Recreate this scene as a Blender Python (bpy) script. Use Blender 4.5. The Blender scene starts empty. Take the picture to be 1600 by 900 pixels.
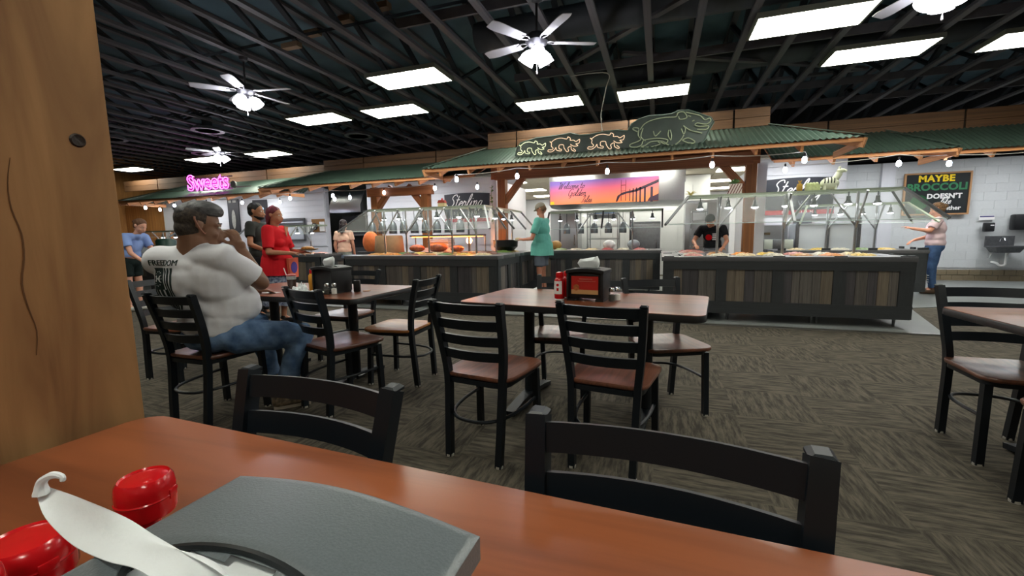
import bpy, bmesh, math, random
from mathutils import Vector, Matrix, Euler
from math import pi, sin, cos, radians
R = radians
random.seed(7)
S = bpy.context.scene
COL = S.collection

# ---------------------------------------------------------------- camera
cam = bpy.data.cameras.new('camera'); cam.sensor_width = 36.0; cam.lens = 668.8/1600*36
cam.clip_start = 0.02; cam.clip_end = 100
camo = bpy.data.objects.new('camera', cam); COL.objects.link(camo)
_yaw, _pitch, _roll = -.3308, -.12, -.01564
_f = Vector((sin(_yaw)*cos(_pitch), cos(_yaw)*cos(_pitch), sin(_pitch)))
_r = Vector((cos(_yaw), -sin(_yaw), 0)); _u = _r.cross(_f)
_R = _r*cos(_roll)+_u*sin(_roll); _U = -_r*sin(_roll)+_u*cos(_roll)
camo.matrix_world = Matrix(((_R.x, _U.x, -_f.x, 0), (_R.y, _U.y, -_f.y, 0), (_R.z, _U.z, -_f.z, 1.18), (0, 0, 0, 1)))
S.camera = camo
# ---------------------------------------------------------------- world, exposure
w = bpy.data.worlds.new('world'); S.world = w; w.use_nodes = True
w.node_tree.nodes['Background'].inputs[0].default_value = (.55, .6, .7, 1)
w.node_tree.nodes['Background'].inputs[1].default_value = .05
S.view_settings.view_transform = 'Standard'; S.view_settings.look = 'None'
S.view_settings.exposure = 1.35; S.view_settings.gamma = 1.0; S.view_settings.use_curve_mapping = False
PANEL_E = 10.0; KITCHEN_E = 9.0; BULB_E = 22.0

# ---------------------------------------------------------------- materials
def lin(c):
    return tuple(((x/255)/12.92 if x/255 <= .04045 else ((x/255+.055)/1.055)**2.4) for x in c)
MC = {}
def M(name, rgb=(200, 200, 200), rough=.5, metal=0., noise=0., nscale=8., bump=0., spec=.5, rgb2=None, stretch=(1, 1, 1), emit=0, alpha=1, trans=0, rand=0, coat=0, detail=4, ior=1.45):
    if name in MC: return MC[name]
    m = bpy.data.materials.new(name); m.use_nodes = True; nt = m.node_tree; N = nt.nodes; L = nt.links
    p = N['Principled BSDF']; c = (*lin(rgb), 1)
    p.inputs['Base Color'].default_value = c; p.inputs['Roughness'].default_value = rough; p.inputs['Metallic'].default_value = metal
    p.inputs['Specular IOR Level'].default_value = spec; p.inputs['Alpha'].default_value = alpha; p.inputs['Transmission Weight'].default_value = trans
    p.inputs['Coat Weight'].default_value = coat; p.inputs['IOR'].default_value = ior
    if emit: p.inputs['Emission Color'].default_value = c; p.inputs['Emission Strength'].default_value = emit
    if noise or rgb2 or bump or rand:
        tc = N.new('ShaderNodeTexCoord'); mp = N.new('ShaderNodeMapping'); mp.inputs['Scale'].default_value = stretch
        L.new(tc.outputs['Object'], mp.inputs[0]); nz = N.new('ShaderNodeTexNoise'); nz.inputs['Scale'].default_value = nscale; nz.inputs['Detail'].default_value = detail
        src = mp.outputs[0]
        if rand:
            oi = N.new('ShaderNodeObjectInfo'); ad = N.new('ShaderNodeVectorMath'); ad.operation = 'MULTIPLY_ADD'
            cb = N.new('ShaderNodeCombineXYZ')
            for i in range(3): L.new(oi.outputs['Random'], cb.inputs[i])
            ad.inputs[1].default_value = (37, 53, 71); L.new(cb.outputs[0], ad.inputs[0]); L.new(src, ad.inputs[2]); src = ad.outputs[0]
        L.new(src, nz.inputs['Vector'])
        if noise or rgb2:
            cr = N.new('ShaderNodeValToRGB'); c2 = (*lin(rgb2), 1) if rgb2 else tuple([x*(1-noise) for x in c[:3]]+[1])
            cr.color_ramp.elements[0].position = .32; cr.color_ramp.elements[1].position = .68
            cr.color_ramp.elements[0].color = c2; cr.color_ramp.elements[1].color = c
            L.new(nz.outputs[0], cr.inputs[0]); out = cr.outputs[0]
            if rand:
                hs = N.new('ShaderNodeHueSaturation'); mr = N.new('ShaderNodeMapRange'); mr.inputs[3].default_value = 1-rand; mr.inputs[4].default_value = 1+rand
                L.new(oi.outputs['Random'], mr.inputs[0]); L.new(mr.outputs[0], hs.inputs['Value']); L.new(out, hs.inputs['Color']); out = hs.outputs[0]
            L.new(out, p.inputs['Base Color'])
        if bump:
            b = N.new('ShaderNodeBump'); b.inputs['Strength'].default_value = bump; b.inputs['Distance'].default_value = .01
            L.new(nz.outputs[0], b.inputs['Height']); L.new(b.outputs[0], p.inputs['Normal'])
    MC[name] = m; return m

def wood(name, a, b, scale=3., axis=0, rough=.5, bump=.15, rand=0., coat=0., dist=2.5, ring=0):
    """wood with grain running along an axis"""
    if name in MC: return MC[name]
    m = bpy.data.materials.new(name); m.use_nodes = True; nt = m.node_tree; N = nt.nodes; L = nt.links; p = N['Principled BSDF']
    tc = N.new('ShaderNodeTexCoord'); mp = N.new('ShaderNodeMapping')
    sc = [scale*4]*3; sc[axis] = scale*.35; mp.inputs['Scale'].default_value = sc
    L.new(tc.outputs['Object'], mp.inputs[0]); src = mp.outputs[0]
    oi = N.new('ShaderNodeObjectInfo')
    if rand:
        cb = N.new('ShaderNodeCombineXYZ'); ad = N.new('ShaderNodeVectorMath'); ad.operation = 'MULTIPLY_ADD'; ad.inputs[1].default_value = (31, 47, 59)
        for i in range(3): L.new(oi.outputs['Random'], cb.inputs[i])
        L.new(cb.outputs[0], ad.inputs[0]); L.new(src, ad.inputs[2]); src = ad.outputs[0]
    n1 = N.new('ShaderNodeTexNoise'); n1.inputs['Scale'].default_value = 1.; n1.inputs['Detail'].default_value = 6; n1.inputs['Distortion'].default_value = dist
    n2 = N.new('ShaderNodeTexNoise'); n2.inputs['Scale'].default_value = .35; n2.inputs['Detail'].default_value = 2; n2.inputs['Distortion'].default_value = 1
    L.new(src, n1.inputs['Vector']); L.new(src, n2.inputs['Vector'])
    mx = N.new('ShaderNodeMath'); mx.operation = 'ADD'; mm = N.new('ShaderNodeMath'); mm.operation = 'MULTIPLY'; mm.inputs[1].default_value = .5
    L.new(n1.outputs[0], mx.inputs[0]); L.new(n2.outputs[0], mx.inputs[1]); L.new(mx.outputs[0], mm.inputs[0])
    cr = N.new('ShaderNodeValToRGB'); e = cr.color_ramp.elements; e[0].position = .36; e[1].position = .62; e[0].color = (*lin(b), 1); e[1].color = (*lin(a), 1)
    L.new(mm.outputs[0], cr.inputs[0]); out = cr.outputs[0]
    if rand:
        hs = N.new('ShaderNodeHueSaturation'); mr = N.new('ShaderNodeMapRange'); mr.inputs[3].default_value = 1-rand; mr.inputs[4].default_value = 1+rand
        L.new(oi.outputs['Random'], mr.inputs[0]); L.new(mr.outputs[0], hs.inputs['Value']); L.new(out, hs.inputs['Color']); out = hs.outputs[0]
    L.new(out, p.inputs['Base Color']); p.inputs['Roughness'].default_value = rough; p.inputs['Coat Weight'].default_value = coat; p.inputs['Coat Roughness'].default_value = .2
    bp = N.new('ShaderNodeBump'); bp.inputs['Strength'].default_value = bump; bp.inputs['Distance'].default_value = .004; L.new(mm.outputs[0], bp.inputs['Height']); L.new(bp.outputs[0], p.inputs['Normal'])
    MC[name] = m; return m

BLACK = M('black powder coat', (11, 18, 25), .42, 0, spec=.5)
BLACKP = M('black plastic', (24, 25, 27), .45)
STEEL = M('brushed steel', (185, 188, 190), .3, 1., noise=.12, nscale=30, stretch=(1, 1, 12))
STEELD = M('dull steel', (120, 122, 124), .45, .9, noise=.2, nscale=20)
CHROME = M('chrome', (225, 228, 230), .12, 1.)
TABLE = wood('cherry laminate', (148, 82, 48), (88, 44, 24), 1.3, 0, .34, .03, coat=.45, dist=3.5)
SEAT = wood('seat wood', (124, 76, 56), (66, 38, 28), 4, 1, .36, .03, rand=.12, coat=.3)
SEATL = wood('light seat wood', (196, 134, 72), (140, 84, 44), 4, 1, .36, .03, coat=.3)
EDGE = M('black rubber edge', (20, 20, 22), .4)
ROUGHW = wood('rough sawn timber', (176, 130, 82), (126, 86, 50), 2.2, 2, .75, .5)
CEDAR = wood('cedar beam', (160, 102, 60), (120, 72, 40), 2.5, 0, .65, .3, rand=.1)
CEDARV = wood('cedar post', (150, 94, 46), (108, 64, 30), 2.5, 2, .65, .3)
CEDARL = wood('pale cedar rafter', (206, 146, 96), (160, 104, 62), 2.5, 1, .65, .3, rand=.15)
PINE = wood('pine board', (190, 136, 76), (150, 98, 50), 2.2, 2, .6, .2, rand=.1)
FASC = wood('fascia board', (104, 72, 44), (72, 48, 28), 2.0, 0, .7, .3, rand=.12)
PLANKA = wood('grey barn plank', (104, 98, 92), (70, 66, 62), 3, 2, .75, .3, rand=.22)
PLANKB = wood('tan barn plank', (126, 114, 98), (92, 82, 70), 3, 2, .75, .3, rand=.15)
PLANKC = wood('dark barn plank', (78, 74, 76), (52, 50, 52), 3, 2, .75, .3, rand=.2)
CHAR = M('charcoal painted wood', (54, 57, 59), .5, noise=.2, nscale=6)
CTOP = M('buffet counter laminate', (92, 92, 94), .3, noise=.15, nscale=40)
GREEN = M('green corrugated metal', (66, 84, 74), .45, .3, noise=.25, nscale=3)
TRUSS = M('dark painted lumber', (92, 90, 92), .6, noise=.3, nscale=5)
WEB = M('shade toned web lumber', (36, 42, 46), .7, noise=.3, nscale=5)  # same lumber as the chords, darkened to stand in for shade between them
DECK = M('dark painted deck', (84, 108, 118), .8, noise=.3, nscale=2)
DUCT = M('grey painted duct', (70, 74, 76), .6, .2, noise=.2, nscale=5)
WHITE = M('white painted wall', (206, 208, 212), .6, noise=.04, nscale=5, bump=.05)
BLOCK = M('white painted block', (202, 206, 206), .55, noise=.05, nscale=9, bump=.15, rand=.03)
BROWNB = M('tan glazed base brick', (128, 116, 92), .5, noise=.15, nscale=9, rand=.08)
TILEG = M('grey floor tile', (122, 126, 124), .35, noise=.12, nscale=3)
PANEL = M('lit light diffuser', (255, 255, 240), .4, emit=PANEL_E)
KPANEL = M('lit kitchen diffuser', (255, 252, 240), .4, emit=KITCHEN_E)
BULB = M('lit bulb', (225, 232, 255), .3, emit=BULB_E)
PANELH = M('added aisle fill diffuser', (250, 252, 255), .4, emit=9.0)  # glow of the unseen fill panels added over the serving aisle
WARM = M('lit warm lamp', (255, 160, 80), .3, emit=45)
GLASS = M('clear glass', (240, 250, 246), .02, alpha=.05, spec=.4)
REDP = M('red plastic', (196, 20, 26), .22, coat=.3)
NAPK = M('white paper napkin', (226, 230, 232), .8, bump=.1, nscale=60)
CERAM = M('white plastic', (235, 235, 232), .35)

# ---------------------------------------------------------------- mesh helpers
def mesh_from(bm, name, angle=40):
    bmesh.ops.recalc_face_normals(bm, faces=bm.faces[:])
    me = bpy.data.meshes.new(name); bm.to_mesh(me); bm.free()
    for p in me.polygons: p.use_smooth = True
    me.set_sharp_from_angle(angle=R(angle)); return me
def ob(name, data, mat=None, parent=None, loc=(0, 0, 0), rot=(0, 0, 0), scale=None):
    if isinstance(data, bmesh.types.BMesh): data = mesh_from(data, name)
    if mat and not data.materials: data.materials.append(mat)
    o = bpy.data.objects.new(name, data); COL.objects.link(o); o.location = loc; o.rotation_euler = rot
    if scale: o.scale = scale
    if parent: o.parent = parent
    return o
def tag(o, label=None, cat=None, group=None, kind=None):
    if label: o['label'] = label
    if cat: o['category'] = cat
    if group: o['group'] = group
    if kind: o['kind'] = kind
    return o
def thing(name, label, cat, loc=(0, 0, 0), rz=0, group=None):
    o = bpy.data.objects.new(name, None); COL.objects.link(o); o.empty_display_size = .1
    o.location = loc; o.rotation_euler = (0, 0, rz); return tag(o, label, cat, group)
def struct(name, data, mat=None, parent=None, **k):
    o = ob(name, data, mat, parent, **k)
    if not parent: o['kind'] = 'structure'
    return o
def dup(root, loc=None, rz=None, label=None, group=None):
    def cp(o, par):
        c = o.copy(); COL.objects.link(c)
        if par: c.parent = par
        for ch in KIDS.get(o.name, []): cp(ch, c)
        return c
    c = cp(root, None)
    if loc is not None: c.location = loc
    if rz is not None: c.rotation_euler = (0, 0, rz)
    if label: c['label'] = label
    if group: c['group'] = group
    return c
KIDS = {}
def index_kids(root):
    def rec(o):
        KIDS[o.name] = [x for x in COL.objects if x.parent == o]
        for x in KIDS[o.name]: rec(x)
    rec(root)
def nb(): return bmesh.new()
def box(bm, c, s, rot=None, bev=0):
    m = Matrix.Translation(c) @ (Euler(rot).to_matrix().to_4x4() if rot else Matrix()) @ Matrix.Diagonal((*s, 1))
    r = bmesh.ops.create_cube(bm, size=1, matrix=m)
    if bev:
        es = list({e for v in r['verts'] for e in v.link_edges})
        bmesh.ops.bevel(bm, geom=es, offset=bev, segments=2, affect='EDGES', profile=.5)
    return bm
def frame(d):
    d = d.normalized(); a = Vector((0, 0, 1)) if abs(d.z) < .9 else Vector((1, 0, 0))
    x = d.cross(a).normalized(); y = d.cross(x).normalized(); return x, y
def loft(bm, rings, caps=True, closed=False):
    vs = [[bm.verts.new(p) for p in r] for r in rings]; n = len(vs[0]); K = len(vs)
    for i in range(K if closed else K-1):
        a, b = vs[i], vs[(i+1) % K]
        for j in range(n):
            try: bm.faces.new((a[j], a[(j+1) % n], b[(j+1) % n], b[j]))
            except ValueError: pass
    if caps and not closed:
        for r in (vs[0], vs[-1]):
            try: bm.faces.new(r)
            except ValueError: pass
    return bm
def cyl(bm, a, b, ra, rb=None, n=16):
    a, b = Vector(a), Vector(b); rb = ra if rb is None else rb; x, y = frame(b-a)
    return loft(bm, [[p+(x*cos(2*pi*k/n)+y*sin(2*pi*k/n))*r for k in range(n)] for p, r in ((a, ra), (b, rb))])
def tube(bm, pts, r, n=8, closed=False, sq=None, up=None):
    """tube along a path; sq=(w,h) gives a rectangular section with up as the h direction"""
    pts = [Vector(p) for p in pts]; K = len(pts); rings = []; px = None
    for i, p in enumerate(pts):
        if closed: d = pts[(i+1) % K]-pts[i-1]
        else: d = pts[min(i+1, K-1)]-pts[max(i-1, 0)]
        d.normalize()
        if up is not None: y = (Vector(up)-d*d.dot(Vector(up))).normalized(); x = y.cross(d)
        elif px is None: x, y = frame(d)
        else: x = (px-d*px.dot(d)).normalized(); y = d.cross(x)
        px = x
        rr = r[i] if isinstance(r, (list, tuple)) else r
        if sq: w2, h2 = sq[0]/2, sq[1]/2; rings.append([p+x*a*w2+y*b*h2 for a, b in ((-1, -1), (1, -1), (1, 1), (-1, 1))])
        else: rings.append([p+(x*cos(2*pi*k/n)+y*sin(2*pi*k/n))*rr for k in range(n)])
    return loft(bm, rings, closed=closed)
def lathe(bm, prof, c=(0, 0, 0), n=24, rot=None):
    mt = Euler(rot).to_matrix() if rot else Matrix.Identity(3); c = Vector(c)
    return loft(bm, [[c+mt@Vector((r*cos(2*pi*k/n), r*sin(2*pi*k/n), z)) for k in range(n)] for r, z in [(max(r, 1e-4), z) for r, z in prof]])
def prism(bm, poly, t, plane='xz', off=0):
    def P3(u, v, w): return {'xz': (u, w, v), 'xy': (u, v, w), 'yz': (w, u, v)}[plane]
    return loft(bm, [[P3(u, v, off) for u, v in poly], [P3(u, v, off+t) for u, v in poly]])
def ball(bm, c, r, rot=None, u=16, v=10):
    r = (r, r, r) if isinstance(r, (int, float)) else r
    m = Matrix.Translation(c) @ (Euler(rot).to_matrix().to_4x4() if rot else Matrix()) @ Matrix.Diagonal((*r, 1))
    bmesh.ops.create_uvsphere(bm, u_segments=u, v_segments=v, radius=1, matrix=m); return bm
def smoothpath(pts, n=6, closed=False):
    P = [Vector(p) for p in pts]; K = len(P); o = []
    for i in range(K if closed else K-1):
        g = (lambda k: P[k % K]) if closed else (lambda k: P[max(0, min(K-1, k))])
        a, b, c, d = g(i-1), g(i), g(i+1), g(i+2)
        for j in range(n):
            t = j/n; o.append(.5*((2*b)+(c-a)*t+(2*a-5*b+4*c-d)*t*t+(3*b-a-3*c+d)*t**3))
    if not closed: o.append(P[-1])
    return o
UB = {}
def ubox(name, mat, parent, c, s, rot=(0, 0, 0)):
    """one small board, sharing a bevelled unit cube per material"""
    if mat.name not in UB:
        bm = nb(); box(bm, (0, 0, 0), (1, 1, 1)); me = mesh_from(bm, 'board'); me.materials.append(mat); UB[mat.name] = me
    return ob(name, UB[mat.name], None, parent, c, rot, s)
def text(body, size, mat, parent=None, loc=(0, 0, 0), rot=(pi/2, 0, 0), ext=.002, shear=0, bold=0, align='CENTER', name='lettering', outline=0, sx=1, spacing=1):
    cu = bpy.data.curves.new(name, 'FONT'); cu.body = body; cu.size = size; cu.align_x = align; cu.align_y = 'CENTER'; cu.shear = shear; cu.space_character = spacing
    cu.resolution_u = 3
    if outline: cu.fill_mode = 'NONE'; cu.bevel_depth = outline; cu.bevel_resolution = 1; cu.offset = bold
    else: cu.extrude = ext; cu.offset = bold
    t = bpy.data.objects.new('tmp', cu); COL.objects.link(t)
    dg = bpy.context.evaluated_depsgraph_get(); me = bpy.data.meshes.new_from_object(t.evaluated_get(dg)); bpy.data.objects.remove(t)
    me.materials.clear(); me.materials.append(mat)
    return ob(name, me, None, parent, loc, rot, (sx, 1, 1))
SF = {
 'e': (.36, [[(0, .2), (.15, .24), (.3, .36), (.2, .46), (.08, .36), (.08, .1), (.2, 0), (.38, .14)]]),
 'l': (.3, [[(0, .1), (.2, .6), (.22, .98), (.12, .95), (.08, .5), (.1, .08), (.2, 0), (.32, .12)]]),
 'c': (.34, [[(.3, .38), (.2, .46), (.07, .3), (.08, .08), (.2, 0), (.36, .12)]]),
 'o': (.4, [[(.2, .46), (.06, .3), (.08, .05), (.2, 0), (.33, .15), (.33, .36), (.2, .46), (.42, .4)]]),
 'm': (.6, [[(0, .35), (.08, .46), (.08, 0), (.1, .3), (.2, .46), (.27, .38), (.27, 0), (.29, .3), (.4, .46), (.47, .38), (.47, .08), (.53, 0), (.62, .1)]]),
 'n': (.42, [[(0, .35), (.08, .46), (.08, 0), (.1, .3), (.22, .46), (.3, .38), (.3, .08), (.36, 0), (.44, .1)]]),
 't': (.3, [[(.1, .9), (.09, .1), (.18, 0), (.3, .12)], [(-.04, .58), (.26, .6)]]),
 'd': (.44, [[(.32, .38), (.18, .46), (.06, .25), (.12, 0), (.28, .12), (.36, .98), (.34, .1), (.4, 0), (.46, .1)]]),
 's': (.32, [[(0, .1), (.18, .48), (.14, .34), (.26, .15), (.15, 0), (.02, .05)]]),
 'r': (.38, [[(0, .1), (.08, .48), (.14, .38), (.26, .4), (.26, .1), (.32, 0), (.4, .1)]]),
 'i': (.26, [[(0, .1), (.1, .45), (.08, .08), (.16, 0), (.28, .12)], [(.1, .62), (.12, .66)]]),
 'g': (.4, [[(.32, .4), (.18, .46), (.06, .25), (.15, 0), (.3, .15), (.34, .45), (.3, -.3), (.16, -.42), (.04, -.3), (.42, .1)]]),
 'k': (.38, [[(0, .1), (.18, .9), (.1, .95), (.06, .0)], [(.3, .46), (.08, .25), (.22, .1), (.36, .04)]]),
 'h': (.42, [[(0, .1), (.18, .9), (.1, .95), (.06, 0), (.1, .3), (.22, .46), (.3, .36), (.28, .06), (.42, .08)]]),
 'u': (.42, [[(0, .3), (.08, .46), (.08, .1), (.16, 0), (.3, .15), (.32, .46), (.32, .06), (.44, .08)]]),
 'S': (.66, [[(.6, .82), (.5, 1), (.28, .95), (.2, .72), (.4, .5), (.48, .25), (.3, 0), (.05, .04), (-.12, .22)]]),
 'W': (.85, [[(-.05, .85), (.08, 1), (.1, .1), (.16, 0), (.38, .9), (.4, .1), (.46, 0), (.7, .85), (.85, .95)]]),
 'G': (.66, [[(.55, .82), (.4, 1), (.15, .85), (.05, .5), (.1, .12), (.3, 0), (.5, .15), (.54, .45), (.34, .45), (.5, .4), (.5, -.2), (.3, -.3)]]),
 'I': (.36, [[(-.05, .85), (.2, 1), (.35, .95), (.2, .5), (.12, .02), (-.1, .05)]]),
 'T': (.5, [[(-.05, .8), (.05, .95), (.5, 1)], [(.28, .96), (.2, .3), (.1, 0), (-.02, .08)]]),
 ' ': (.3, [])}
def script(body, size, mat, parent, loc, rad, slant=.42, align=.5, name='lettering', rot=0):
    """joined handwriting, as thin raised strokes on the xz plane"""
    bm = nb(); tot = sum(SF[c][0] for c in body); x = -tot*align
    cr, sr = cos(rot), sin(rot)
    for c in body:
        adv, st = SF[c]
        for s in st:
            pts = [((x+u+slant*v)*size, v*size) for u, v in s]
            pts = smoothpath([(a*cr-b*sr, 0, a*sr+b*cr) for a, b in pts], 4)
            tube(bm, pts, rad*size, 5)
        x += adv
    for v in bm.verts: v.co.y *= .3
    return ob(name, bm, mat, parent, loc)
ORD = ['first', 'second', 'third', 'fourth', 'fifth', 'sixth', 'seventh', 'eighth', 'ninth', 'tenth', 'eleventh', 'twelfth', 'thirteenth', 'fourteenth', 'fifteenth', 'sixteenth', 'seventeenth', 'eighteenth', 'nineteenth', 'twentieth'] + ['%s-%s' % (a, b) for a in ('twenty', 'thirty', 'forty') for b in ('first', 'second', 'third', 'fourth', 'fifth', 'sixth', 'seventh', 'eighth', 'ninth', 'tenth')]
# ================================================================ STRUCTURE
def carpet_mat():
    m = bpy.data.materials.new('carpet tiles'); m.use_nodes = True; nt = m.node_tree; N = nt.nodes; L = nt.links; p = N['Principled BSDF']
    tc = N.new('ShaderNodeTexCoord'); ck = N.new('ShaderNodeTexChecker'); ck.inputs['Scale'].default_value = 1/.5
    L.new(tc.outputs['Object'], ck.inputs['Vector'])
    def streak(sc, loc):
        mp = N.new('ShaderNodeMapping'); mp.inputs['Scale'].default_value = sc; mp.inputs['Location'].default_value = loc
        L.new(tc.outputs['Object'], mp.inputs[0]); n = N.new('ShaderNodeTexNoise'); n.inputs['Scale'].default_value = 1; n.inputs['Detail'].default_value = 3; n.inputs['Roughness'].default_value = .7
        L.new(mp.outputs[0], n.inputs['Vector']); return n
    a = streak((5, 36, 1), (0, 0, 0)); b = streak((36, 5, 1), (3, 9, 4))
    mx = N.new('ShaderNodeMix'); L.new(ck.outputs['Fac'], mx.inputs[0]); L.new(a.outputs[0], mx.inputs[2]); L.new(b.outputs[0], mx.inputs[3])
    cr = N.new('ShaderNodeValToRGB'); e = cr.color_ramp.elements; e[0].position = .38; e[1].position = .62
    e[0].color = (*lin((56, 52, 46)), 1); e[1].color = (*lin((92, 86, 75)), 1)
    L.new(mx.outputs[0], cr.inputs[0]); L.new(cr.outputs[0], p.inputs['Base Color']); p.inputs['Roughness'].default_value = .95; p.inputs['Specular IOR Level'].default_value = .15
    f = N.new('ShaderNodeTexNoise'); f.inputs['Scale'].default_value = 420; L.new(tc.outputs['Object'], f.inputs['Vector'])
    ad = N.new('ShaderNodeMath'); L.new(mx.outputs[0], ad.inputs[0]); L.new(f.outputs[0], ad.inputs[1])
    bp = N.new('ShaderNodeBump'); bp.inputs['Strength'].default_value = .35; bp.inputs['Distance'].default_value = .006; L.new(ad.outputs[0], bp.inputs['Height']); L.new(bp.outputs[0], p.inputs['Normal'])
    return m
X0, X1, Y0, Y1 = -19.6, 9.2, -4.0, 19.3
struct('floor', box(nb(), ((X0+X1)/2, (Y0+Y1)/2, -.05), (X1-X0, Y1-Y0, .1)), carpet_mat())
# tile apron around the buffets with its metal edge strip
struct('trim_1', prism(nb(), [(X0+.05, 6.0), (3.06, 6.0), (3.62, 8.0), (6.2, 9.2), (6.2, 10.6), (9.1, 10.6), (9.1, 12.6), (X0+.05, 12.6)], .012, 'xy'), TILEG)
bm = nb(); box(bm, (-8.2, 5.985, .009), (22.6, .035, .018)); struct('trim_2', bm, STEEL)
struct('ceiling', box(nb(), ((X0+X1)/2, (Y0+Y1)/2, 4.5), (X1-X0, Y1-Y0, .1)), DECK)
DW = M('dark upper wall', (38, 42, 44), .8, noise=.2, nscale=2)
def wallbox(name, x0, x1, y0, y1, z0, z1, mat): return struct(name, box(nb(), ((x0+x1)/2, (y0+y1)/2, (z0+z1)/2), (x1-x0, y1-y0, z1-z0)), mat)
wallbox('wall_back', X0, X1, 13.45, 13.6, 2.9, 4.45, DW); wallbox('wall_back_left', X0, -9.0, 13.45, 13.6, 0, 2.9, DW); wallbox('wall_rear', X0, X1, 19.15, 19.3, 0, 4.45, DW)
wallbox('wall_left', X0-.1, X0, Y0, Y1, 0, 4.45, PINE)
wallbox('wall_right', X1, X1+.1, Y0, Y1, 0, 4.45, WHITE)
wallbox('wall_front', X0, X1, Y0-.1, Y0, 0, 4.45, M('beige wall', (150, 130, 100), .7, noise=.1))
# white serving-side walls
wallbox('wall_serving_left', -17.3, -9.9, 11.0, 11.15, 0, 2.75, WHITE)
wallbox('wall_serving_middle_left', -8.35, -3.55, 11.0, 11.15, 0, 2.75, WHITE)
wallbox('wall_serving_return_left', -3.55, -3.4, 8.95, 11.15, 0, 2.42, WHITE)
wallbox('wall_kitchen_left', -6.1, -6.0, 11.15, 19.1, 0, 2.85, WHITE); wallbox('wall_kitchen_right', 3.45, 3.55, 11.15, 19.1, 0, 2.85, WHITE)
wallbox('wall_serving_return_right', 1.66, 1.81, 8.95, 11.15, 0, 2.42, WHITE)
wallbox('wall_serving_middle_right', 1.81, 3.7, 11.0, 11.15, 0, 2.75, WHITE)
wallbox('wall_serving_step', 3.58, 3.7, 11.15, 12.72, 0, 2.75, WHITE)
wallbox('wall_alcove', -9.95, -8.3, 12.3, 12.4, 0, 2.75, WHITE)
# pine boards at the far left, each board its own piece
pw = struct('wall_pine', box(nb(), (-18.45, 11.12, 1.4), (2.3, .06, 2.8)), PINE)
for i in range(16): ubox('board', PINE, pw, (-19.5+.0725+i*.145, 11.075+.002*(i % 2), 1.4), (.137, .03, 2.78))
# shiplap boards across the white serving wall
for wname, xa, xb in (('trim_3', -17.28, -9.92), ('trim_4', -8.33, -3.57), ('trim_5', 1.83, 3.68)):
    t = struct(wname, box(nb(), ((xa+xb)/2, 10.985, 2.76), (xb-xa, .05, .04)), WHITE)
    for k in range(10): ubox('board', WHITE, t, ((xa+xb)/2, 10.985, 1.06+k*.18), (xb-xa, .026, .172))
# painted block wall at the right, block by block, over a row of tan glazed bricks
wr = wallbox('wall_block', 3.7, X1, 12.76, 12.9, 0, 2.75, M('mortar', (196, 200, 200), .7))
for r in range(13):
    z = .30+r*.19
    off = .2 if r % 2 else 0
    for k in range(15):
        x = 3.9+off+k*.4
        if x > 9.0: continue
        ubox('block', BLOCK, wr, (x, 12.752, z+.09), (.397, .024, .187))
for r in range(2):
    for k in range(25):
        ubox('brick', BROWNB, wr, (3.9+k*.205+.1*r, 12.72, .07+r*.125), (.197, .06, .115))
wallbox('baseboard_back', 3.7, X1, 12.66, 12.7, 0, .03, BROWNB)
ubox('pilaster', WHITE, wr, (5.08, 12.68, 1.55), (.26, .09, 2.4))

# ---- kitchen beyond the opening
TILEW = M('white wall tile', (214, 216, 214), .25, noise=.03)
kw = wallbox('wall_kitchen', -2.75, 1.3, 13.2, 13.35, 0, 2.8, TILEW); wallbox('wall_kitchen_rear', -6, 3.45, 18.9, 19.0, 0, 2.8, WHITE)
for i in range(11):
    for j in range(7): ubox('tile', TILEW, kw, (-2.57+i*.36, 13.19, .2+j*.36), (.35, .02, .35))
kc = struct('ceiling_kitchen', box(box(nb(), (-1.25, 15.1, 2.86), (9.5, 7.9, .05)), (-.87, 10.1, 2.86), (5.0, 2.05, .05)), M('ceiling grid', (170, 166, 156), .7))
CT = M('cream ceiling tile', (206, 196, 176), .9, noise=.05, nscale=30, bump=.1)
KL = [(i, j) for i in (1, 3, 5, 7) for j in (1, 4, 7, 10)]
for i in range(9):
    for j in range(12):
        if (i, j) in KL or (j < 3 and not -3.3 < -5.5+i*1.06 < 1.6): continue
        ubox('tile', CT, kc, (-5.5+i*1.06, 9.45+j*.82, 2.825), (1.04, .8, .02))
for i, j in KL:
    if j > 2 or -3.3 < -5.5+i*1.06 < 1.6: ubox('light_diffuser', KPANEL, kc, (-5.5+i*1.06, 9.45+j*.82, 2.83), (1.02, .58, .02))

# ---- roof trusses
def truss_proto():
    t = thing('roof_truss', '', 'truss', (0, 0, 0), 0, 'open web trusses under the dark roof deck')
    L0, L1 = -3.9, 13.3; cy = (L0+L1)/2; ln = L1-L0
    ubox('bottom_chord', TRUSS, t, (0, cy, 3.78), (.089, ln, .04)); ubox('top_chord', TRUSS, t, (0, cy, 4.42), (.089, ln, .04))
    n = 8; st = ln/n
    a = math.atan2(.6, st/2); hl = math.hypot(.6, st/2)
    for i in range(n):
        y = L0+i*st
        ubox('web', WEB, t, (0, y+st*.25, 4.1), (.075, hl-.03, .036), (a, 0, 0))
        ubox('web', WEB, t, (0, y+st*.75, 4.1), (.075, hl-.03, .036), (-a, 0, 0))
    return t
tp = truss_proto(); index_kids(tp)
tx = [-.196+k*.604 for k in range(-31, 16)]
for i, x in enumerate(tx):
    o = tp if i == 0 else dup(tp)
    o.location = (x, 0, 0)
    nleft = i
    o['label'] = 'dark painted open web roof truss, %s from the left of those under the ceiling' % ORD[i]
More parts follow.
